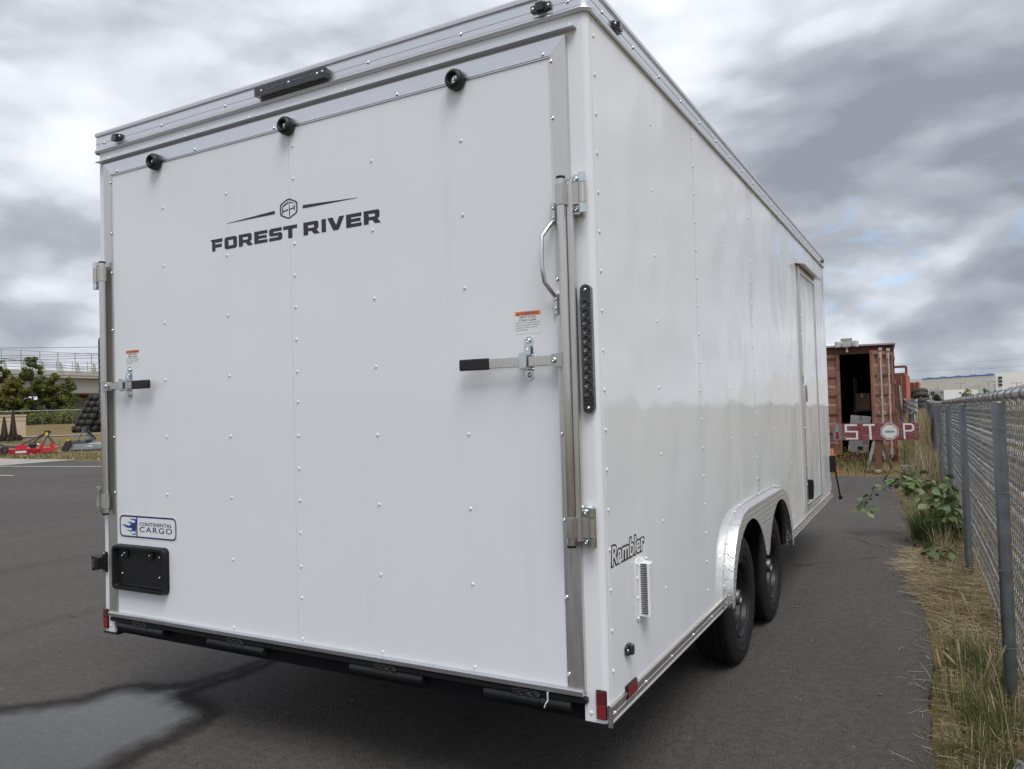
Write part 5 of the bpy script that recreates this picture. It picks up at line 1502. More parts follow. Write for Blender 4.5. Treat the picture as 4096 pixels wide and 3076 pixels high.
for q in range(5):
    t = .12 + .21 * q
    x, y = ax0 + (ax1 - ax0) * t, ay0 + (ay1 - ay0) * t + 4
    MB().box(x - 1.6, x + 1.6, y, y + 3, 11.0, 11.6).build('roof_unit', 'truck_grey', WH, smooth=False)
AN = thing('office_block', 'white taller office end of the warehouse with three stacked dark windows', 'building')
wallbox(28.6, 486.0, 110.0, 470.0, 50, zg_, 11.2, 'warehouse_white', 'wall', AN)
for q in range(3):
    z = 8.1 - q * 1.95
    MB().box(29.9, 31.6, 485.0, 485.6, z, z + 1.15).build('window', 'dark_glass', AN, smooth=False)
    MB().box(28.45, 28.62, 487.5, 491.0, z, z + 1.15).build('window', 'dark_glass', AN, smooth=False)
def at_right(px_t, y):      # helper for laying out the far scene left to right
    return 0.9547 + px_t * (y + 2.3)
# low white building at the warehouse's left foot
LB = thing('loading_shed', 'low white loading shed at the left foot of the warehouse', 'building')
wallbox(-12.0, 420, 6.0, 418, 20, -4, 1.0, 'warehouse_white', 'wall', LB)
wallbox(-12.2, 419.6, 6.2, 417.6, 20.5, 1.0, 1.5, 'truck_grey', 'roof_edge', LB)
for q in range(4): MB().box(-10 + q * 4, -7.4 + q * 4, 418.2 - q * .4, 418.9 - q * .4, -3, .2).build('dock_door', 'truck_grey', LB, smooth=False)
# semi trailer seen from behind, cab at the far right
TR = thing('semi_truck', 'white semi trailer truck parked beyond the fence, grey rear doors toward the camera', 'truck', (1.6, 258, -1.9), rad(-30))
MB().box(-1.28, 1.28, 0, 16.0, 1.25, 4.15).build('trailer_box', 'truck_white', TR, smooth=False)
for s_ in (-1, 1): MB().box(s_ * 1.2, s_ * .03, -.06, 0.0, 1.3, 4.1).build('rear_door', 'truck_grey', TR, smooth=False)
MB().box(.5, 1.05, -.09, -.06, 3.3, 3.7).build('placard', 'dark_glass', TR, smooth=False)
MB().box(-1.27, 1.27, -.05, .2, 1.0, 1.25).build('bumper', 'black_steel', TR, smooth=False)
MB().box(-1.15, 1.15, 1.0, 3.8, .95, 1.24).build('bogie', 'black_steel', TR, smooth=False)
for y in (1.6, 2.9, 14.0, 19.4):
    for s_ in (-1, 1):
        MB().lathe([(.2, .18), (.48, .16), (.52, .10), (.52, -.10), (.48, -.16), (.2, -.18)], (s_ * 1.05, y, .52), (1, 0, 0), 16).build('wheel', 'old_rubber', TR)
MB().prism([(16.5, .9), (20.6, .9), (20.6, 2.0), (19.3, 2.25), (18.7, 3.3), (17.6, 3.95), (16.5, 3.95)], 'x', -1.15, 1.15).build('cab', 'truck_white', TR, smooth=False)
MB().prism([(18.72, 2.35), (19.2, 2.35), (18.72, 3.2)], 'x', -1.17, 1.17).build('window', 'dark_glass', TR, smooth=False)
lamp_lab = ['leftmost', 'second from left', 'third from left', 'fourth from left', 'fifth from left', 'sixth from left', 'seventh from left', 'eighth from left', 'rightmost']
for q, (px, ht) in enumerate(((3716, 5.2), (3726, 5.6), (3738, 6.4), (3749, 9.0), (3841, 8.6), (3893, 6.8), (3918, 7.4), (3955, 9.0), (4066, 8.0))):
    th = -0.5038 + math.atan((px - 2048) / 3081.4); Dd = 400
    x, y = .9547 + Dd * math.sin(th), -2.3 + Dd * math.cos(th)
    L_ = thing('lamp_post', 'thin lamp post in front of the warehouse, %s of nine' % lamp_lab[q], 'lamp post', (x, y, -3.2), 0, 'car park lamp posts')
    MB().tube([(0, 0, 0), (0, 0, ht)], .16, 6).build('pole', 'truck_grey', L_)
    if ht != 9.0 or q > 5: MB().box(-2.2, 2.2, -.25, .25, ht - .12, ht + .16).build('lamp_head', 'truck_grey', L_, smooth=False)

# ================================================================== foliage builders
def leaf_cloud(mb_, blobs, n, size, pal, seed, flat=0.0):
    """leaf-sized faces spread through ellipsoid clumps; blobs: (centre, radii)"""
    r_ = random.Random(seed)
    if mb_.c is None: mb_.c = []
    tot = sum(b_[1][0] * b_[1][1] * b_[1][2] for b_ in blobs)
    for c_, rr in blobs:
        k2 = max(8, int(n * rr[0] * rr[1] * rr[2] / tot))
        tone = r_.uniform(.75, 1.2)
        for _ in range(k2):
            while True:
                v = Vector((r_.uniform(-1, 1), r_.uniform(-1, 1), r_.uniform(-1, 1)))
                if .12 < v.length_squared <= 1: break
            v = v * (v.length ** -.42)
            if v.length > 1.12: v = v.normalized() * 1.12
            p_ = Vector((c_[0] + v.x * rr[0], c_[1] + v.y * rr[1], c_[2] + v.z * rr[2]))
            nrm = (v.normalized() * .7 + Vector((r_.gauss(0, .6), r_.gauss(0, .6), r_.gauss(.9, .6)))).normalized()
            a_ = nrm.orthogonal().normalized(); b2 = nrm.cross(a_)
            t = r_.uniform(0, 6.28); a_, b2 = a_ * math.cos(t) + b2 * math.sin(t), b2 * math.cos(t) - a_ * math.sin(t)
            s = size * r_.uniform(.6, 1.4)
            i = len(mb_.v)
            mb_.v += [tuple(p_ - a_ * s), tuple(p_ + b2 * s * .55), tuple(p_ + a_ * s), tuple(p_ - b2 * s * .55)]
            mb_.f.append((i, i + 1, i + 2, i + 3))
            col = r_.choice(pal); f_ = tone * r_.uniform(.75, 1.25)
            mb_.c += [(col[0] * f_, col[1] * f_, col[2] * f_)] * 4
    return mb_
GREEN = [(.19, .235, .058), (.23, .275, .07), (.27, .30, .085), (.14, .18, .05)]
OLIVE = [(.24, .25, .07), (.28, .25, .072), (.22, .24, .07), (.29, .24, .07)]
def tree(name, label, loc, h, w, seed, pal, n=2600, size=.17, trunk=.12, group=None, nblob=16, low=.15):
    r_ = random.Random(seed)
    t_ = thing(name, label, 'tree', loc, 0, group)
    tm = MB(); top = Vector((r_.uniform(-.3, .3), r_.uniform(-.3, .3), h * .86))
    spine = [Vector((0, 0, -.2)), Vector((r_.uniform(-.15, .15), r_.uniform(-.15, .15), h * .3)), Vector((r_.uniform(-.25, .25), r_.uniform(-.25, .25), h * .6)), top]
    tm.tube(spine, [trunk, trunk * .8, trunk * .5, trunk * .15], 7)
    blobs = []
    for q in range(nblob):
        z = h * (low + (.97 - low) * (q + .5) / nblob)
        prof = math.sin(math.pi * min(1, max(.12, (z / h - low) / (1 - low) * .82 + .18))) ** .7
        a_ = r_.uniform(0, 6.28); rr = w * .5 * prof * r_.uniform(.25, .95 if nblob > 30 else .75)
        c_ = Vector((rr * math.cos(a_), rr * math.sin(a_), z))
        tm.tube([Vector((0, 0, z * .75)), c_.lerp(Vector((0, 0, z * .75)), .4) + Vector((0, 0, .1)), c_], [trunk * .35, trunk * .22, .02], 5)
        s_ = w * .5 * r_.uniform(.30, .58) * (.55 + .45 * prof) * (22 / max(22, nblob)) ** .62
        blobs.append((c_, (s_, s_, s_ * r_.uniform(.6, .95))))
    tm.build('trunk', 'bark', t_)
    leaf_cloud(MB(), blobs, n, size, pal, seed + 1).build('crown', 'leaves', t_, smooth=False)
    return t_
for q, (px, D_, h_, w_, lab) in enumerate(((3858, 150, 4.9, 3.4, 'small roundish green tree in front of the white semi trailer'), (3733, 170, 4.8, 3.0, 'small dark tree left of the semi trailer rear doors'), (3939, 190, 6.6, 2.6, 'small tree top poking over the fence right of the truck cab'))):
    th = -0.5038 + math.atan((px - 2048) / 3081.4)
    x, y = .9547 + D_ * math.sin(th), -2.3 + D_ * math.cos(th)
    tree('small_tree', lab, (x, y, gz(x, y) - .8 - (1.0, 1.1, 2.2)[q]), h_, w_, 40 + q, GREEN if q != 1 else [(.03, .05, .02), (.04, .06, .024)], 1500, .18, .10, None, 12, .2)

# ================================================================== LEFT DISTANCE
RZ = rad(59.9)      # local x runs across the view, local y away from it
def lp(s, d_):       # across (right positive), distance from the camera along the left sightline
    return (0.9547 - .865 * d_ + .502 * s, -2.3052 + .502 * d_ + .865 * s)
# --- overpass
ox, oy = lp(0, 118)
OV = thing('overpass', 'pale concrete road overpass with steel railings crossing the left background', 'bridge', (ox, oy, 0), RZ + rad(34))
X0, X1 = -34.0, 34.0
MB().box(X0, X1, .6, 9.0, 4.75, 6.75).build('girder', 'bridge_girder', OV, smooth=False)
MB().box(X0, X1, .55, 9.05, 4.55, 4.75).build('girder_flange', 'container_dark', OV, smooth=False)
MB().box(X0, X1, 0.0, 9.6, 6.75, 7.10, .04).build('deck', 'bridge_concrete', OV, smooth=False)
MB().box(X0, X1, -.08, .25, 7.10, 7.75, .03).build('parapet', 'bridge_concrete', OV, smooth=False)
MB().box(X0, X1, 9.3, 9.6, 7.10, 7.75, .03).build('parapet', 'bridge_concrete', OV, smooth=False)
for z in (8.05, 8.38, 8.75): MB().box(X0, X1, .04, .10, z, z + .065).build('guard_rail', 'bridge_rail', OV, smooth=False)
MB().tube([(X0, .1, 10.15), (X1, .1, 10.15)], .03, 6).build('fence_rail', 'bridge_rail', OV)
MB().tube([(X0, 9.45, 9.75), (X1, 9.45, 9.75)], .03, 6).build('fence_rail', 'bridge_rail', OV)
q = X0 + 1.0
while q < X1:
    MB().tube([(q, .1, 7.7), (q, .1, 10.15)], .045, 6).build('fence_post', 'bridge_rail', OV)
    MB().prism([(q + .15, 7.75), (q + .62, 7.75), (q + .55, 8.2), (q + .40, 8.75), (q + .22, 8.9), (q + .30, 8.4)], 'y', -.05, .20).build('rail_bracket', 'bridge_concrete', OV, smooth=False)
    MB().box(q - .1, q + .75, -.12, .3, 7.55, 7.76).build('bracket_base', 'bridge_concrete', OV, smooth=False)
    MB().tube([(q + 1.3, 9.45, 7.7), (q + 1.3, 9.45, 9.75)], .04, 6).build('fence_post', 'bridge_rail', OV)
    q += 2.45
MB().box(6.3, 11, 1.5, 8.5, 4.15, 4.60).build('bearing', 'container_dark', OV, smooth=False)
MB().box(7.5, 9.0, 2.0, 7.5, -1, 4.15).build('pier', 'bridge_concrete', OV, smooth=False)
MB().box(-30, -27.5, 2.0, 7.5, -1, 4.56).build('pier', 'bridge_concrete', OV, smooth=False)

# --- far fence on the bank
FF = thing('far_chain_link_fence', 'green grey chain link fence on the bank in front of the trees', 'fence', (*lp(0, 104), 0.0), RZ + rad(-3))
fz = 0.60
MB().tube([(-20, 0, fz + 1.72), (15, 0, fz + 1.72)], .035, 6).build('top_rail', 'galvanised', FF)
for q in range(-4, 3):
    MB().tube([(q * 3.05 - .75, 0, fz - .5), (q * 3.05 - .75, 0, fz + 1.75)], .045, 6).build('post', 'galvanised', FF)
mb = MB()
for q in range(140):
    x = -20 + q * .25
    mb.tube([(x, 0, fz), (x + 1.72, 0, fz + 1.72)], .0042, 3, caps=False); mb.tube([(x + 1.72, .004, fz), (x, .004, fz + 1.72)], .0042, 3, caps=False)
mb.build('mesh', 'galvanised', FF)['kind'] = 'stuff'

# --- trees and scrub behind that fence
specs = [(-5.4, 111, 8.7, 3.6, GREEN, 'tall green tree at the left picture edge before the overpass'), (-3.7, 109, 6.0, 3.4, OLIVE, 'yellowing leafy tree second from the left edge'), (-1.75, 110, 8.4, 3.6, GREEN, 'pointed green tree whose top covers the overpass railing'), (.45, 111, 6.4, 3.2, GREEN + OLIVE, 'rounded bright green tree right of the pointed one'), (2.0, 109, 5.7, 2.3, GREEN + [(.10, .12, .06)], 'slim loose tree at the right end of the leafy row'), (-8.2, 112, 8.0, 4.4, GREEN, 'green tree just beyond the left picture edge')]
for q, (s, D_, h_, w_, pal, lab) in enumerate(specs):
    x, y = lp(s, D_)
    tree('leafy_tree', lab, (x, y, gz(x, y)), h_, w_, 70 + q, pal, 8500 if q != 4 else 2400, .16, .13, None, 46 if q != 4 else 22, .04)
mb = MB(); bl = []
for q in range(60):
    x, y = lp(rng.uniform(-9, 3), rng.uniform(105.4, 108))
    bl.append(((x, y, gz(x, y) + .5), (rng.uniform(.7, 1.3), rng.uniform(.7, 1.3), rng.uniform(.6, 1.3))))
leaf_cloud(mb, bl, 15000, .15, GREEN + OLIVE[:2], 33)
stuff(mb.build('scrub', 'leaves', smooth=False), 'tangled green scrub growing behind the far chain link fence', 'bushes')
mb = MB(); bl = []
for q in range(50):
    x, y = lp(rng.uniform(2.5, 12), rng.uniform(106, 110)); bl.append(((x, y, gz(x, y) + .3), (1.1, 1.1, rng.uniform(.5, 1.0))))
leaf_cloud(mb, bl, 5000, .16, OLIVE + GREEN, 34)
stuff(mb.build('scrub', 'leaves', smooth=False), 'low olive scrub on the bank behind the tyre pile', 'bushes')

# --- pile of tyre rolls
def tyre_roll(loc, L_, label, rz):
    t_ = thing('tyre_roll', label, 'tyre roll', loc, rz, 'rolls of old tyres in the pile')
    R_ = .33; n_ = int(L_ / .21)
    for k2 in range(n_):
        y = k2 * .212
        m_ = MB(); pr2 = [(.17, .02), (.20, .0), (.27, -.004), (.315, .02), (R_, .05), (R_, .155), (.315, .185), (.27, .209), (.20, .205), (.17, .185)]
        m_.lathe(pr2, (0, y, 0), (0, 1, 0), 18)
        m_.build('tyre', 'old_rubber' if k2 % 3 else 'rubber', t_, angle=50)
    MB().lathe([(R_ + .006, 0), (R_ + .006, .03)], (0, L_ * .5, 0), (0, 1, 0), 18).build('strap', 'black_paint', t_)
    return t_
tpx, tpy = lp(3.35, 83.0)
rows = ['bottom', 'second', 'third', 'fourth', 'fifth', 'top']
colw = ['left', 'middle', 'right', 'far right', 'farthest right', 'hidden right']
for r_ in range(6):
    for c_ in range(4 if r_ < 3 else 3):
        s = c_ * .68 + r_ * .34 * .85 - .02
        dx, dy = .502 * s, .865 * s
        tyre_roll((tpx + dx, tpy + dy, .31 + r_ * .585), 1.72, 'roll of black tyres strapped together, %s row of the pile, %s column' % (rows[r_], colw[c_]), RZ + rad(60))

# --- cream steel bin behind the implements
BN = thing('steel_bin', 'cream steel skip with a ribbed rim standing behind the dark implements', 'skip', (*lp(-1.50, 66.5), 0), RZ + rad(6))
MB().prism([(-3.3, .10), (.0, .10), (.02, 1.62), (-3.3, 1.62)], 'y', 0, 1.8).build('bin_body', 'bin_cream', BN, smooth=False)
MB().box(-3.32, .05, -.05, 1.85, 1.62, 1.74, .01).build('rim', 'bin_cream', BN, smooth=False)
MB().box(-3.3, .03, -.03, 0, 1.32, 1.36).build('rib', 'bin_cream', BN, smooth=False)
for x in (-1.5, -.1): MB().box(x - .12, x + .0, .1, 1.7, .0, .10).build('skid', 'container_dark', BN, smooth=False)
# --- tapering tined implements
for q, (s, D_, h_, lab) in enumerate(((-3.05, 58, 1.55, 'left of the three dark tapering tined implements before the cream skip'), (-2.45, 58, 1.60, 'middle one of the three dark tapering tined implements'), (-2.0, 58.5, 2.05, 'tallest dark tapering tined implement, rightmost before the cream skip'))):
    t_ = thing('tined_implement', lab, 'implement', (*lp(s, D_), 0), RZ, 'folded tined implements')
    MB().prism([(-.24, .15), (.24, .15), (.05, h_), (-.05, h_)], 'y', -.12, .12).build('frame', 'tine_rust', t_, smooth=False)
    MB().prism([(-.26, .25), (.26, .25), (.05, h_), (-.05, h_)], 'x', -.05, .05).build('frame', 'tine_rust', t_, smooth=False)
    for k2 in range(4):
        MB().tube([(-.30 + .16 * k2, -.22, .06), (-.18 + .12 * k2, .02, .34 + .10 * (k2 % 2)), (-.10 + .14 * k2, .24, .10)], .03, 6).build('tool_bar', 'black_steel', t_)
    MB().lathe([(.20, .03), (.17, .06), (.03, .07), (.03, -.02), (.17, -.01)], (.30, -.1, .22), (.2, 1, .1), 14).build('disc', 'tine_rust', t_)
    tn = MB(); r2 = random.Random(q)
    for k2 in range(60):
        z = r2.uniform(.08, h_ * .34); a_ = r2.uniform(0, 6.28); w_ = .30 * (1 - z / h_ * .8)
        tn.tube([(.1 * math.cos(a_), .1 * math.sin(a_), z), (w_ * 1.15 * math.cos(a_), w_ * 1.15 * math.sin(a_), z - .06)], .012, 4)
    tn.build('tine', 'tine_rust', t_, smooth=False)['kind'] = 'stuff'
    MB().box(-.6, .5, -.3, .3, .05, .14).build('base', 'black_steel', t_, smooth=False)

# --- red rotary cutter
RC = thing('rotary_cutter', 'red rotary cutter with black hitch frame lying on the grass verge', 'mower', (*lp(-.62, 37.0), 0), RZ)
dk = MB().prism([(-.82, .06), (-.78, .0), (.30, .0), (.85, .10), (.85, .15), (-.80, .20)], 'y', 0, .05)
dk.prism([(-.80, .02), (.85, .12), (1.0, 1.3), (-.55, 1.3)], 'z', .165, .205)
dk.box(-.80, .30, .0, 1.25, .03, .165)
dko = dk.build('deck', 'cutter_red', RC, smooth=False)
MB().box(-.58, -.20, -.003, .0, .055, .135).build('deck_label', 'sign_white', dko, smooth=False)
MB().prism([(-.60, .20), (-.18, .20), (-.20, .34), (-.55, .38)], 'y', .30, .80).build('gear_cover', 'cutter_red', RC, smooth=False)
for (x0, x1, xt) in ((.22, .36, .40), (.62, .80, .70)):
    MB().prism([(x0, .16), (x1, .16), (xt + .05, .40), (xt - .10, .40)], 'y', .15, .19).build('lug', 'cutter_red', RC, smooth=False)
    MB().prism([(x0, .16), (x1, .16), (xt + .05, .40), (xt - .10, .40)], 'y', .55, .59).build('lug', 'cutter_red', RC, smooth=False)
apx = (.52, .40, .84)
for a_, b_, r_ in (((-.52, .55, .30), apx, .030), ((-.16, .85, .30), apx, .030), ((.38, .17, .36), (.50, .30, .66), .034), ((.50, .30, .66), apx, .036), ((.78, .20, .36), (.58, .32, .66), .045), ((.58, .32, .66), apx, .045)):
    MB().tube([a_, b_], r_, 6).build('hitch_arm', 'mower_black' if r_ != .034 else 'mower_grey', RC)
MB().box(.42, .66, .30, .48, .78, .92, .01).build('hitch_head', 'mower_black', RC)
MB().box(.455, .555, .294, .30, .72, .84).build('warning_sticker', 'sticker_yellow', RC, smooth=False)
MB().lathe([(.0, .14), (.09, .13), (.12, .05), (.12, -.08), (.09, -.14), (0, -.14)], (.02, .5, .36), (1, .0, 0), 12).build('gearbox', 'mower_black', RC)
MB().tube([(.02, .5, .2), (.02, .5, .36)], .10, 8).build('gearbox_stand', 'mower_black', RC)
MB().tube([(.1, .5, .36), (.24, .5, .36)], .035, 8).build('drive_shaft', 'steel_plate', RC)
MB().tube([(-.55, .6, .30), (-1.0, .6, .34)], .05, 6).build('tail_arm', 'mower_black', RC)
MB().lathe([(.05, .07), (.15, .07), (.17, .04), (.17, -.04), (.15, -.07), (.05, -.07)], (-.98, .6, .17), (.3, 1, 0), 14).build('tail_wheel', 'mower_black', RC)
# another red deck just entering the picture on the left
RD = thing('red_implement_deck', 'corner of another red implement deck at the left edge of the picture', 'mower', (*lp(-2.20, 38.0), 0), RZ)
MB().prism([(-1.1, .03), (.55, .03), (.62, .14), (.50, .20), (-1.1, .20)], 'y', 0, 1.1).build('deck', 'cutter_red', RD, smooth=False)
MB().tube([(-.2, .4, .2), (.35, .2, .42), (.75, .1, .30)], .05, 6).build('arm', 'mower_black', RD)

# --- grey flail mower
FL = thing('flail_mower', 'dark blue grey flail mower with rounded side drive cover on the grass', 'mower', (*lp(.42, 37.9), 0), RZ + rad(-10))
kid = [(0, .06), (.08, .0), (.22, .0), (.30, .10), (.36, .30), (.38, .42), (.33, .49), (.22, .50), (.16, .42), (.08, .26), (.0, .16)]
MB().prism(kid, 'y', -.06, .10).build('drive_cover', 'mower_black', FL, angle=30)
MB().prism([(y_ * .86 + .03, z_ * .9 + .02) for y_, z_ in kid], 'y', -.075, -.06).build('cover_face', 'mower_black', FL, angle=30)
MB().box(.20, .30, -.08, -.0, .44, .50).build('sticker', 'sticker_yellow', FL, smooth=False)
hs = MB().prism([(.0, .03), (.10, .0), (.75, .05), (.80, .22), (.55, .34), (.12, .30)], 'x', .34, 2.05)
hso = hs.build('housing', 'mower_grey', FL, smooth=False)
MB().prism([(.12, .305), (.55, .345), (.58, .33), (.10, .27)], 'x', 1.0, 2.04).build('top_plate', 'mower_steel', hso, smooth=False)
MB().box(.34, 2.06, -.02, .0, .03, .075).build('skirt_bar', 'mower_steel', hso, smooth=False)
MB().tube([(.34, .35, .42), (.95, .35, .42)], .035, 8).build('drive_tube', 'mower_grey', FL)
MB().box(.36, 1.05, .20, .26, .30, .36).build('mount_bar', 'mower_black', FL, smooth=False)
MB().lathe([(0, .14), (.10, .12), (.13, 0), (.10, -.12), (0, -.14)], (.98, .35, .45), (1, .4, .2), 12).build('gearbox', 'mower_grey', FL)
for a_, b_, r_, m_n in (((.55, .25, .44), (.78, .30, .86), .032, 'mower_steel'), ((.78, .30, .86), (1.18, .40, .42), .032, 'mower_steel'), ((.92, .42, .84), (1.22, .5, .45), .060, 'mower_black')):
    MB().tube([a_, b_], r_, 8).build('hitch_arm', m_n, FL)
MB().box(.70, .86, .27, .34, .80, .98, .01).build('hitch_head', 'mower_grey', FL)
MB().box(.95, 1.15, .04, .052, .16, .21).build('decal', 'sign_white', hso, smooth=False)

# --- power lines on the left and right
def powerline(p0, p1, sag, label):
    pts = []
    for q in range(25):
        t = q / 24
        pts.append(tuple(Vector(p0).lerp(Vector(p1), t) - Vector((0, 0, sag * 4 * t * (1 - t)))))
    o_ = MB().tube(pts, .022, 4).build('power_line', 'cable'); tag(o_, label, 'cable', 'overhead lines')
for q, (za, zb2, D_, lab) in enumerate(((8.2, 9.0, 90, 'uppermost overhead cable left of the trailer'), (7.14, 8.6, 90, 'second overhead cable from the top at the left'), (6.87, 8.44, 90, 'third overhead cable from the top at the left'), (6.7, 8.1, 90, 'fourth overhead cable from the top at the left'), (9.2, 5.05, 90, 'upper of two overhead cables sloping down to the right'), (9.0, 4.8, 90, 'lower of two overhead cables sloping down to the right'))):
    pa, pb = lp(-18, D_), lp(16, D_)
    powerline((*pa, za), (*pb, zb2), .12, lab)
for q, (za, zb2, lab) in enumerate(((13.0, 13.8, 'top overhead cable above the far warehouse'), (10.6, 11.6, 'middle overhead cable above the far warehouse'), (10.1, 11.2, 'lowest overhead cable above the far warehouse'))):
    powerline((-40, 330, za), (70, 315, zb2), 1.0, lab)

# ================================================================== VERGE VEGETATION
def blade(mb_, x, y, z, h, ang, bend, w, col, seg=2):
    """one grass blade rising from (x,y,z), bending toward ang"""
    if mb_.c is None: mb_.c = []
    ca, sa = math.cos(ang), math.sin(ang)
    i = len(mb_.v)
    for q in range(seg):
        t = q / seg
        r_ = bend * h * t * t
        ww = w * (1 - .45 * t)
        px, py, pz = x + ca * r_, y + sa * r_, z + h * t * (1 - .28 * bend * t)
        mb_.v += [(px - sa * ww, py + ca * ww, pz), (px + sa * ww, py - ca * ww, pz)]
        mb_.c += [tuple(c_ * (.62 + .38 * t) for c_ in col)] * 2 if False else [col] * 2
    r_ = bend * h
    mb_.v.append((x + ca * r_, y + sa * r_, z + h * (1 - .28 * bend))); mb_.c.append(col)
    for q in range(seg - 1): mb_.f.append((i + 2 * q, i + 2 * q + 1, i + 2 * q + 3, i + 2 * q + 2))
    e = i + 2 * (seg - 1)
    mb_.f.append((e, e + 1, i + 2 * seg))
def straw(mb_, x, y, z, L_, ang, w, col, tilt=0.0):
    if mb_.c is None: mb_.c = []
    ca, sa = math.cos(ang), math.sin(ang); i = len(mb_.v)
    for t, k2 in ((-.5, .6), (.0, 1.0), (.5, .4)):
        bx_ = rng.uniform(-.06, .06) * L_
        px, py, pz = x + ca * L_ * t - sa * bx_, y + sa * L_ * t + ca * bx_, max(0.004, z + tilt * L_ * (t + .5))
        mb_.v += [(px - sa * w * k2, py + ca * w * k2, pz), (px + sa * w * k2, py - ca * w * k2, pz + w * .7)]
        mb_.c += [col] * 2
    mb_.f += [(i, i + 1, i + 3, i + 2), (i + 2, i + 3, i + 5, i + 4)]
STRAW = [(.46, .38, .235), (.38, .30, .175), (.54, .47, .33), (.30, .225, .13), (.23, .165, .095)]
GRASS = [(.10, .135, .036), (.125, .155, .044), (.085, .12, .038), (.15, .165, .055), (.19, .17, .065)]
BLUEG = [(.095, .125, .060), (.12, .145, .068), (.075, .10, .048)]
def edge_x(y):
    for (x0, y0), (x1, y1) in zip(edge, edge[1:]):
        if y0 <= y <= y1: return x0 + (x1 - x0) * (y - y0) / (y1 - y0)
    return .34
def vcol(pal, lo=.75, hi=1.2):
    c_ = rng.choice(pal); f_ = rng.uniform(lo, hi); return tuple(x * f_ for x in c_)
# flattened dry litter
mb = MB()
for q in range(11000):
    y = .1 + 12.6 * rng.random() ** 1.45
    e_ = edge_x(y)
    dense = .5 + .5 * mnoise.noise(Vector((y * 1.1, 5.0, 2.0)))
    x = e_ + rng.uniform(.05 - .11 * dense * (y > 3.2), 1.28 - e_)
    if rng.random() < .03: x = e_ - abs(rng.gauss(0, .05))
    straw(mb, x, y, .004 + rng.random() ** 2 * .05 * min(1, max(0, (x - e_) / .08)), rng.uniform(.04, .13 if y < 3.4 else .22), rng.uniform(0, 6.28), rng.uniform(.0009, .0021), vcol(STRAW, .6, 1.15), rng.uniform(-.05, .22))
for y0, x0, n_ in ((4.75, .62, 170), (5.3, .66, 130), (4.2, .74, 110), (6.5, .66, 110)):
    for q in range(n_): straw(mb, x0 + abs(rng.gauss(0, .14)), y0 + rng.gauss(0, .16), .006 + rng.random() * .04, rng.uniform(.10, .30), rng.gauss(math.pi, 1.1), rng.uniform(.001, .0022), vcol(STRAW, .7, 1.2), rng.uniform(0, .1))
stuff(mb.build('dry_litter', 'blades', smooth=False), 'matted dry straw along the edge of the asphalt under the fence', 'dry grass')
# standing grass, green and dry
mb = MB()
def tuft(cx_, cy_, n_, r_, h0, h1, pal, bend=.55, w=.0022, outward=True):
    for q in range(n_):
        a_ = rng.uniform(0, 6.28); rr = r_ * math.sqrt(rng.random())
        x, y = cx_ + rr * math.cos(a_), cy_ + rr * math.sin(a_)
        blade(mb, x, y, 0, rng.uniform(h0, h1), a_ + rng.gauss(0, .6), rng.uniform(.05, bend), w * rng.uniform(.6, 1.3), vcol(pal), 3)
for q in range(170):            # scattered along the strip
    y = .15 + 12.4 * rng.random() ** 1.4
    e_ = edge_x(y)
    x = rng.uniform(e_ + .09, 1.22)
    dry = rng.random() < .45
    tuft(x, y, rng.randint(6, 18), .05, .03, .12, STRAW[:4] if dry else GRASS, .9, .0016)
for cx_, cy_, n_, h1 in ((1.02, 1.15, 110, .17), (1.14, 1.55, 100, .20), (1.0, 1.85, 90, .16), (1.14, 2.25, 70, .17), (1.07, 2.65, 40, .12), (1.0, .75, 130, .18), (1.14, .55, 110, .20)):
    tuft(cx_, cy_, n_, .13, .10, h1, GRASS + STRAW[:1], .6, .0022)
    tuft(cx_ + .05, cy_ + .08, n_ // 3, .13, .10, h1 * .9, STRAW[:3], .6, .0016)
for q in range(46):
    yy_ = rng.uniform(.5, 2.5); tuft(rng.uniform(edge_x(yy_) + .06, 1.2), yy_, 22, .05, .06, .17, GRASS, .6, .0022)
tuft(.86, 6.05, 760, .17, .20, .44, GRASS[:3] + BLUEG[:1], .75, .0034)       # the dense green clump
tuft(.90, 6.55, 240, .14, .20, .40, GRASS, .7, .0030)
tuft(.95, 5.75, 120, .10, .12, .30, STRAW[:3] + GRASS[:1], .7, .002)
for q in range(110):            # tall weeds towards the container
    y = rng.uniform(8.6, 15.6); x = rng.uniform(max(.45, edge_x(min(y, 11.6)) + .10), 1.08)
    if y > 12.5: x = rng.uniform(.62, 1.05)
    grn = rng.random() < (.62 if y < 12.5 else .25)
    tuft(x, y, rng.randint(18, 40), .09, .20, (.55 if grn else .85) * rng.uniform(.6, 1.1) * (1.0 if y > 11 else .8), BLUEG + GRASS[:2] if grn else STRAW, .5, .0030)
for q in range(90):            # low dry grass around the stand and cone
    tuft(rng.uniform(-2.2, .6), rng.uniform(12.7, 15.6), rng.randint(14, 30), .12, .05, .20, STRAW[:4] + GRASS[:2], .8, .0028)
for q in range(150):            # tall dry growth between fence and far containers
    y = rng.uniform(15.5, 30); tuft(rng.uniform(.30, .92 - .012 * (y - 15)), y, 22, .14, .45, 1.15, STRAW[:4] + OLIVE[:1], .4, .0048)
stuff(mb.build('verge_grass', 'blades', smooth=False), 'mixed green and dry grass growing along the foot of the chain link fence', 'grass')
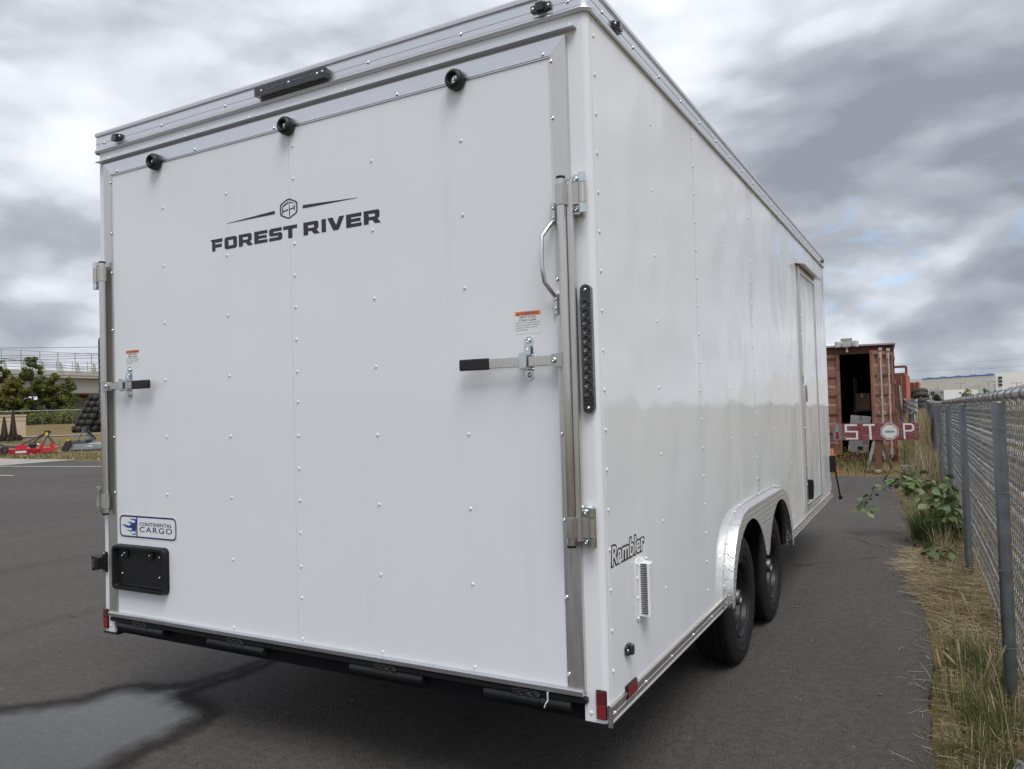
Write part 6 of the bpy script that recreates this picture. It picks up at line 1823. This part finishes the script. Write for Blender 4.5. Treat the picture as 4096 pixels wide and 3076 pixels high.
# beyond the fence
mb = MB()
for q in range(2600):
    y = -1.0 + 24 * rng.random() ** 1.3; x = 1.30 + 5.5 * rng.random() ** 1.5
    for k2 in range(9):
        blade(mb, x + rng.gauss(0, .07), y + rng.gauss(0, .07), gz(x, y), rng.uniform(.06, .34) * (1 if rng.random() < .9 else 1.6), rng.uniform(0, 6.28), rng.uniform(.1, .8), rng.uniform(.0014, .0030), vcol(STRAW + GRASS[4:], .7, 1.15), 2)
stuff(mb.build('field_grass', 'blades', smooth=False), 'tall straw coloured grass in the field on the far side of the fence', 'dry grass')
# seed heads on thin stalks
def seed_stalk(x, y, h, ang, lean, label):
    t_ = thing('seed_stalk', label, 'grass stalk', (x, y, 0), ang, 'grass stalks with seed heads')
    top = (lean * h, 0, h)
    m_ = MB(); m_.c = []
    m_.tube([(0, 0, 0), (lean * h * .35, 0, h * .6), top], [.0016, .0013, .001], 4, caps=False)
    m_.c = [vcol(STRAW[:2])] * len(m_.v)
    m_.build('stalk', 'blades', t_)
    d_ = Vector((lean * 1.2, 0, .75)).normalized(); L_ = rng.uniform(.05, .085)
    hd_ = MB(); p0 = Vector(top)
    hd_.tube([p0, p0 + d_ * L_ * .25, p0 + d_ * L_ * .6, p0 + d_ * L_], [.0015, .0052, .0046, .0008], 6)
    for q in range(26):
        a_ = rng.uniform(0, 6.28); c_ = p0 + d_ * L_ * rng.uniform(.05, .9)
        o1 = Vector((math.cos(a_), math.sin(a_), .6)).normalized()
        hd_.tube([c_, c_ + o1 * .008 + d_ * .006], [.0016, .0004], 3, caps=False)
    hd_.c = [vcol([(.50, .41, .25), (.44, .35, .20)], .85, 1.15)] * len(hd_.v)
    hd_.build('seed_head', 'blades', t_)
SS = [(.945, 1.62, .20, 2.2, .2, 'pale seed head beside the asphalt edge, lower right'), (.985, 1.70, .24, 1.4, .1, 'upright pale seed head just right of the asphalt edge'), (1.01, 1.66, .25, 1.9, .15, 'pale seed head in the middle of the near green tuft'), (1.06, 1.60, .22, .6, .2, 'seed head at the right of the near green tuft'), (1.09, 1.75, .23, .4, .3, 'seed head close to the near fence post, leaning right'), (1.145, 1.35, .34, 3.6, .55, 'large drooping pale seed head in front of the near fence post'), (1.16, 1.05, .62, 2.7, .25, 'tall thin stalk crossing the near fence mesh at the right edge'), (.93, 2.35, .16, 2.8, .3, 'small seed head overhanging the asphalt, second tuft'), (1.06, 2.55, .30, 1.0, .2, 'seed head in the second tuft from the camera'), (1.10, 3.4, .36, 1.2, .3, 'tall seed head left of the near post foot'), (1.13, 3.9, .44, .8, .2, 'tall seed head before the second fence post'), (1.10, 4.55, .40, 2.2, .2, 'seed head standing against the second fence post'), (1.15, 4.3, .62, 1.2, .15, 'tallest seed head beside the second fence post'), (.98, 8.9, .62, 1.5, .1, 'pale seed head over the bramble, left of the third post'), (1.02, 9.2, .52, 1.8, .1, 'pale seed head over the bramble, nearest the third post'), (1.04, 9.9, .72, 1.2, .1, 'tall seed head behind the third fence post')]
for a_ in SS: seed_stalk(*a_)

# bramble with single leaves
def leaf_mesh(L_, w):
    m_ = MB(); out_ = [(0, 0), (.12, .35), (.30, .50), (.55, .46), (.80, .24), (1, 0)]
    n_ = len(out_)
    for t, hw in out_:
        jag = 1.0
        m_.v += [(t * L_, hw * w, -.10 * L_ * t * t + .03 * w), (t * L_, 0, -.10 * L_ * t * t - .02 * w * (0 < t < 1)), (t * L_, -hw * w, -.10 * L_ * t * t + .03 * w)]
    for q in range(n_ - 1):
        for i in (0, 1): m_.f.append((q * 3 + i, q * 3 + i + 1, q * 3 + 4 + i, q * 3 + 3 + i))
    m_.tube([(.004, 0, 0), (-.02, 0, .004), (-.045, 0, .0)], .0011, 4, caps=False)
    return m_
def leaf_mat(name, c1, c2):
    m, k, b = newmat(name)
    o = k.obj()
    s_ = k.n('ShaderNodeSeparateXYZ'); k.set(s_.inputs[0], o)
    vein = k.math('ABSOLUTE', k.math('SINE', k.math('MULTIPLY', k.math('ADD', s_.outputs[0], k.math('ABSOLUTE', s_.outputs[1])), 420.0)))
    c = k.mix(k.noise(o, 40.0, 3.0), c1, c2)
    c = k.mix(k.maprange(vein, 0.0, 0.18, 0.5, 0.0), c, tuple(min(1, x * 1.7) for x in c2))
    k.set(b.inputs['Base Color'], c); b.inputs['Roughness'].default_value = .42
    k.set(b.inputs['Normal'], k.bump(vein, .3, .002))
leaf_mat('bramble_leaf', (.065, .115, .030), (.10, .16, .044))
leaf_mat('bramble_leaf_pale', (.11, .155, .050), (.15, .19, .065))
leaf_mat('bramble_leaf_dry', (.20, .13, .06), (.30, .21, .11))
LM = [leaf_mesh(.075, .052).mesh('leaf', 'bramble_leaf'), leaf_mesh(.065, .046).mesh('leaf', 'bramble_leaf_pale'), leaf_mesh(.060, .030).mesh('leaf', 'bramble_leaf_dry')]
def bramble(label, loc, canes, nleaf, seed, spread):
    r_ = random.Random(seed)
    t_ = thing('bramble', label, 'bramble', loc)
    for pts in canes:
        P = []
        for q in range(len(pts) - 1):
            for k2 in range(5): P.append(Vector(pts[q]).lerp(Vector(pts[q + 1]), k2 / 5))
        P.append(Vector(pts[-1]))
        P = [P[0]] + [(P[q - 1] + P[q] * 2 + P[q + 1]) / 4 for q in range(1, len(P) - 1)] + [P[-1]]
        n_ = len(P)
        MB().tube(P, [.0048 * (1 - .75 * q / n_) for q in range(n_)], 6).build('cane', 'bramble_stem', t_)
        for q in range(nleaf):
            f_ = r_.uniform(.16, 1.0); c_ = P[min(n_ - 1, int(f_ * (n_ - 1)))]
            off = Vector((r_.gauss(0, 1), r_.gauss(0, 1), r_.gauss(-.1, .8))) * spread
            p_ = c_ + off
            dry = r_.random()
            me = LM[2] if (dry < .10 and f_ < .5) else LM[1] if dry < .42 else LM[0]
            o_ = link('leaf', me, t_, p_, (r_.gauss(0, .6), r_.uniform(-.1, 1.0), math.atan2(off.y, off.x) + r_.gauss(0, .3)))
            sc = r_.uniform(.6, 1.6); o_.scale = (sc, sc, sc)
    return t_
bramble('arching bramble with broad green leaves reaching from the fence over the asphalt', (1.08, 6.35, 0), [((0, .1, 0), (-.10, .05, .30), (-.30, 0, .50), (-.55, -.03, .52), (-.78, -.05, .40), (-.82, -.05, .26)), ((0, .2, 0), (-.02, .12, .32), (-.18, .05, .56), (-.42, .05, .60), (-.60, 0, .56)), ((.02, 0, 0), (-.03, -.05, .22), (-.14, -.12, .40), (-.28, -.16, .36)), ((.05, .3, 0), (.02, .2, .35), (-.08, .1, .52), (-.22, .1, .50)), ((-.05, -.1, 0), (-.12, -.14, .14), (-.25, -.2, .22)), ((.03, -.2, 0), (-.02, -.25, .2), (-.08, -.3, .28))], 58, 5, .040)
bramble('small low bramble seedling in the straw before the second fence post', (.93, 5.15, 0), [((0, 0, 0), (-.06, 0, .08), (-.14, .02, .12)), ((0, 0, 0), (.05, 0, .10), (.12, .02, .12)), ((0, 0, 0), (0, .03, .10), (.02, .08, .15))], 12, 6, .035)
# yellow flowered weeds by the container
mb = MB(); mb.c = []; fl2 = MB(); fl2.c = []
for q in range(30):
    x, y = (rng.uniform(-1.0, -.15), rng.uniform(12.9, 14.4)) if q < 20 else (rng.uniform(.25, .75), rng.uniform(14.0, 15.6))
    for k2 in range(3):
        h_ = rng.uniform(.16, .46) * (1.0 if q < 20 else 1.5); dx, dy = rng.gauss(0, .06), rng.gauss(0, .06)
        i0 = len(mb.v); mb.tube([(x, y, 0), (x + dx * .5, y + dy * .5, h_ * .6), (x + dx, y + dy, h_)], .0028, 4, caps=False)
        mb.c += [vcol(GRASS)] * (len(mb.v) - i0)
        for k3 in range(3): blade(mb, x + dx * .4, y + dy * .4, h_ * rng.uniform(.1, .6), .10, rng.uniform(0, 6.28), .8, .006, vcol(GRASS), 2)
        i0 = len(fl2.v); fl2.lathe([(0, .008), (.007, .005), (.011, .0)], (x + dx, y + dy, h_), (0, 0, 1), 7); fl2.c += [(.62, .46, .05)] * (len(fl2.v) - i0)
i0 = len(mb.v); mb.v += fl2.v; mb.f += [tuple(t + i0 for t in f_) for f_ in fl2.f]; mb.c += fl2.c
stuff(mb.build('flowering_weeds', 'blades', smooth=False), 'weedy stems with small yellow flowers at the foot of the red container', 'weeds')
# grass verge on the left, roughened with tufts
mb = MB()
for q in range(2600):
    x, y = rng.uniform(-52, -14), 13.7 + 12 * rng.random() ** 1.8
    pal = STRAW[:4] + GRASS if rng.random() < .6 else GRASS
    for k2 in range(6): blade(mb, x + rng.gauss(0, .15), y + rng.gauss(0, .15), gz(x, y), rng.uniform(.05, .16), rng.uniform(0, 6.28), .7, .010, vcol(pal, .8, 1.2), 2)
stuff(mb.build('verge_grass', 'blades', smooth=False), 'patchy dry and green grass around the red cutter and grey mower', 'grass')
# crumpled film caught at the fence foot
m_ = MB(); n_ = 9
for j in range(n_):
    for i in range(n_):
        m_.v.append((1.14 + .008 * i + .006 * rng.uniform(-1, 1), .99 + .012 * j + .01 * rng.uniform(-1, 1), .02 + .06 * math.sin(math.pi * i / 8) * math.sin(math.pi * j / 8) + .02 * rng.random()))
for j in range(n_ - 1):
    for i in range(n_ - 1): m_.f.append((j * n_ + i, j * n_ + i + 1, (j + 1) * n_ + i + 1, (j + 1) * n_ + i))
tag(m_.build('plastic_scrap', 'plastic_film', smooth=False), 'crumpled scrap of grey plastic film in the grass at the fence foot', 'litter')
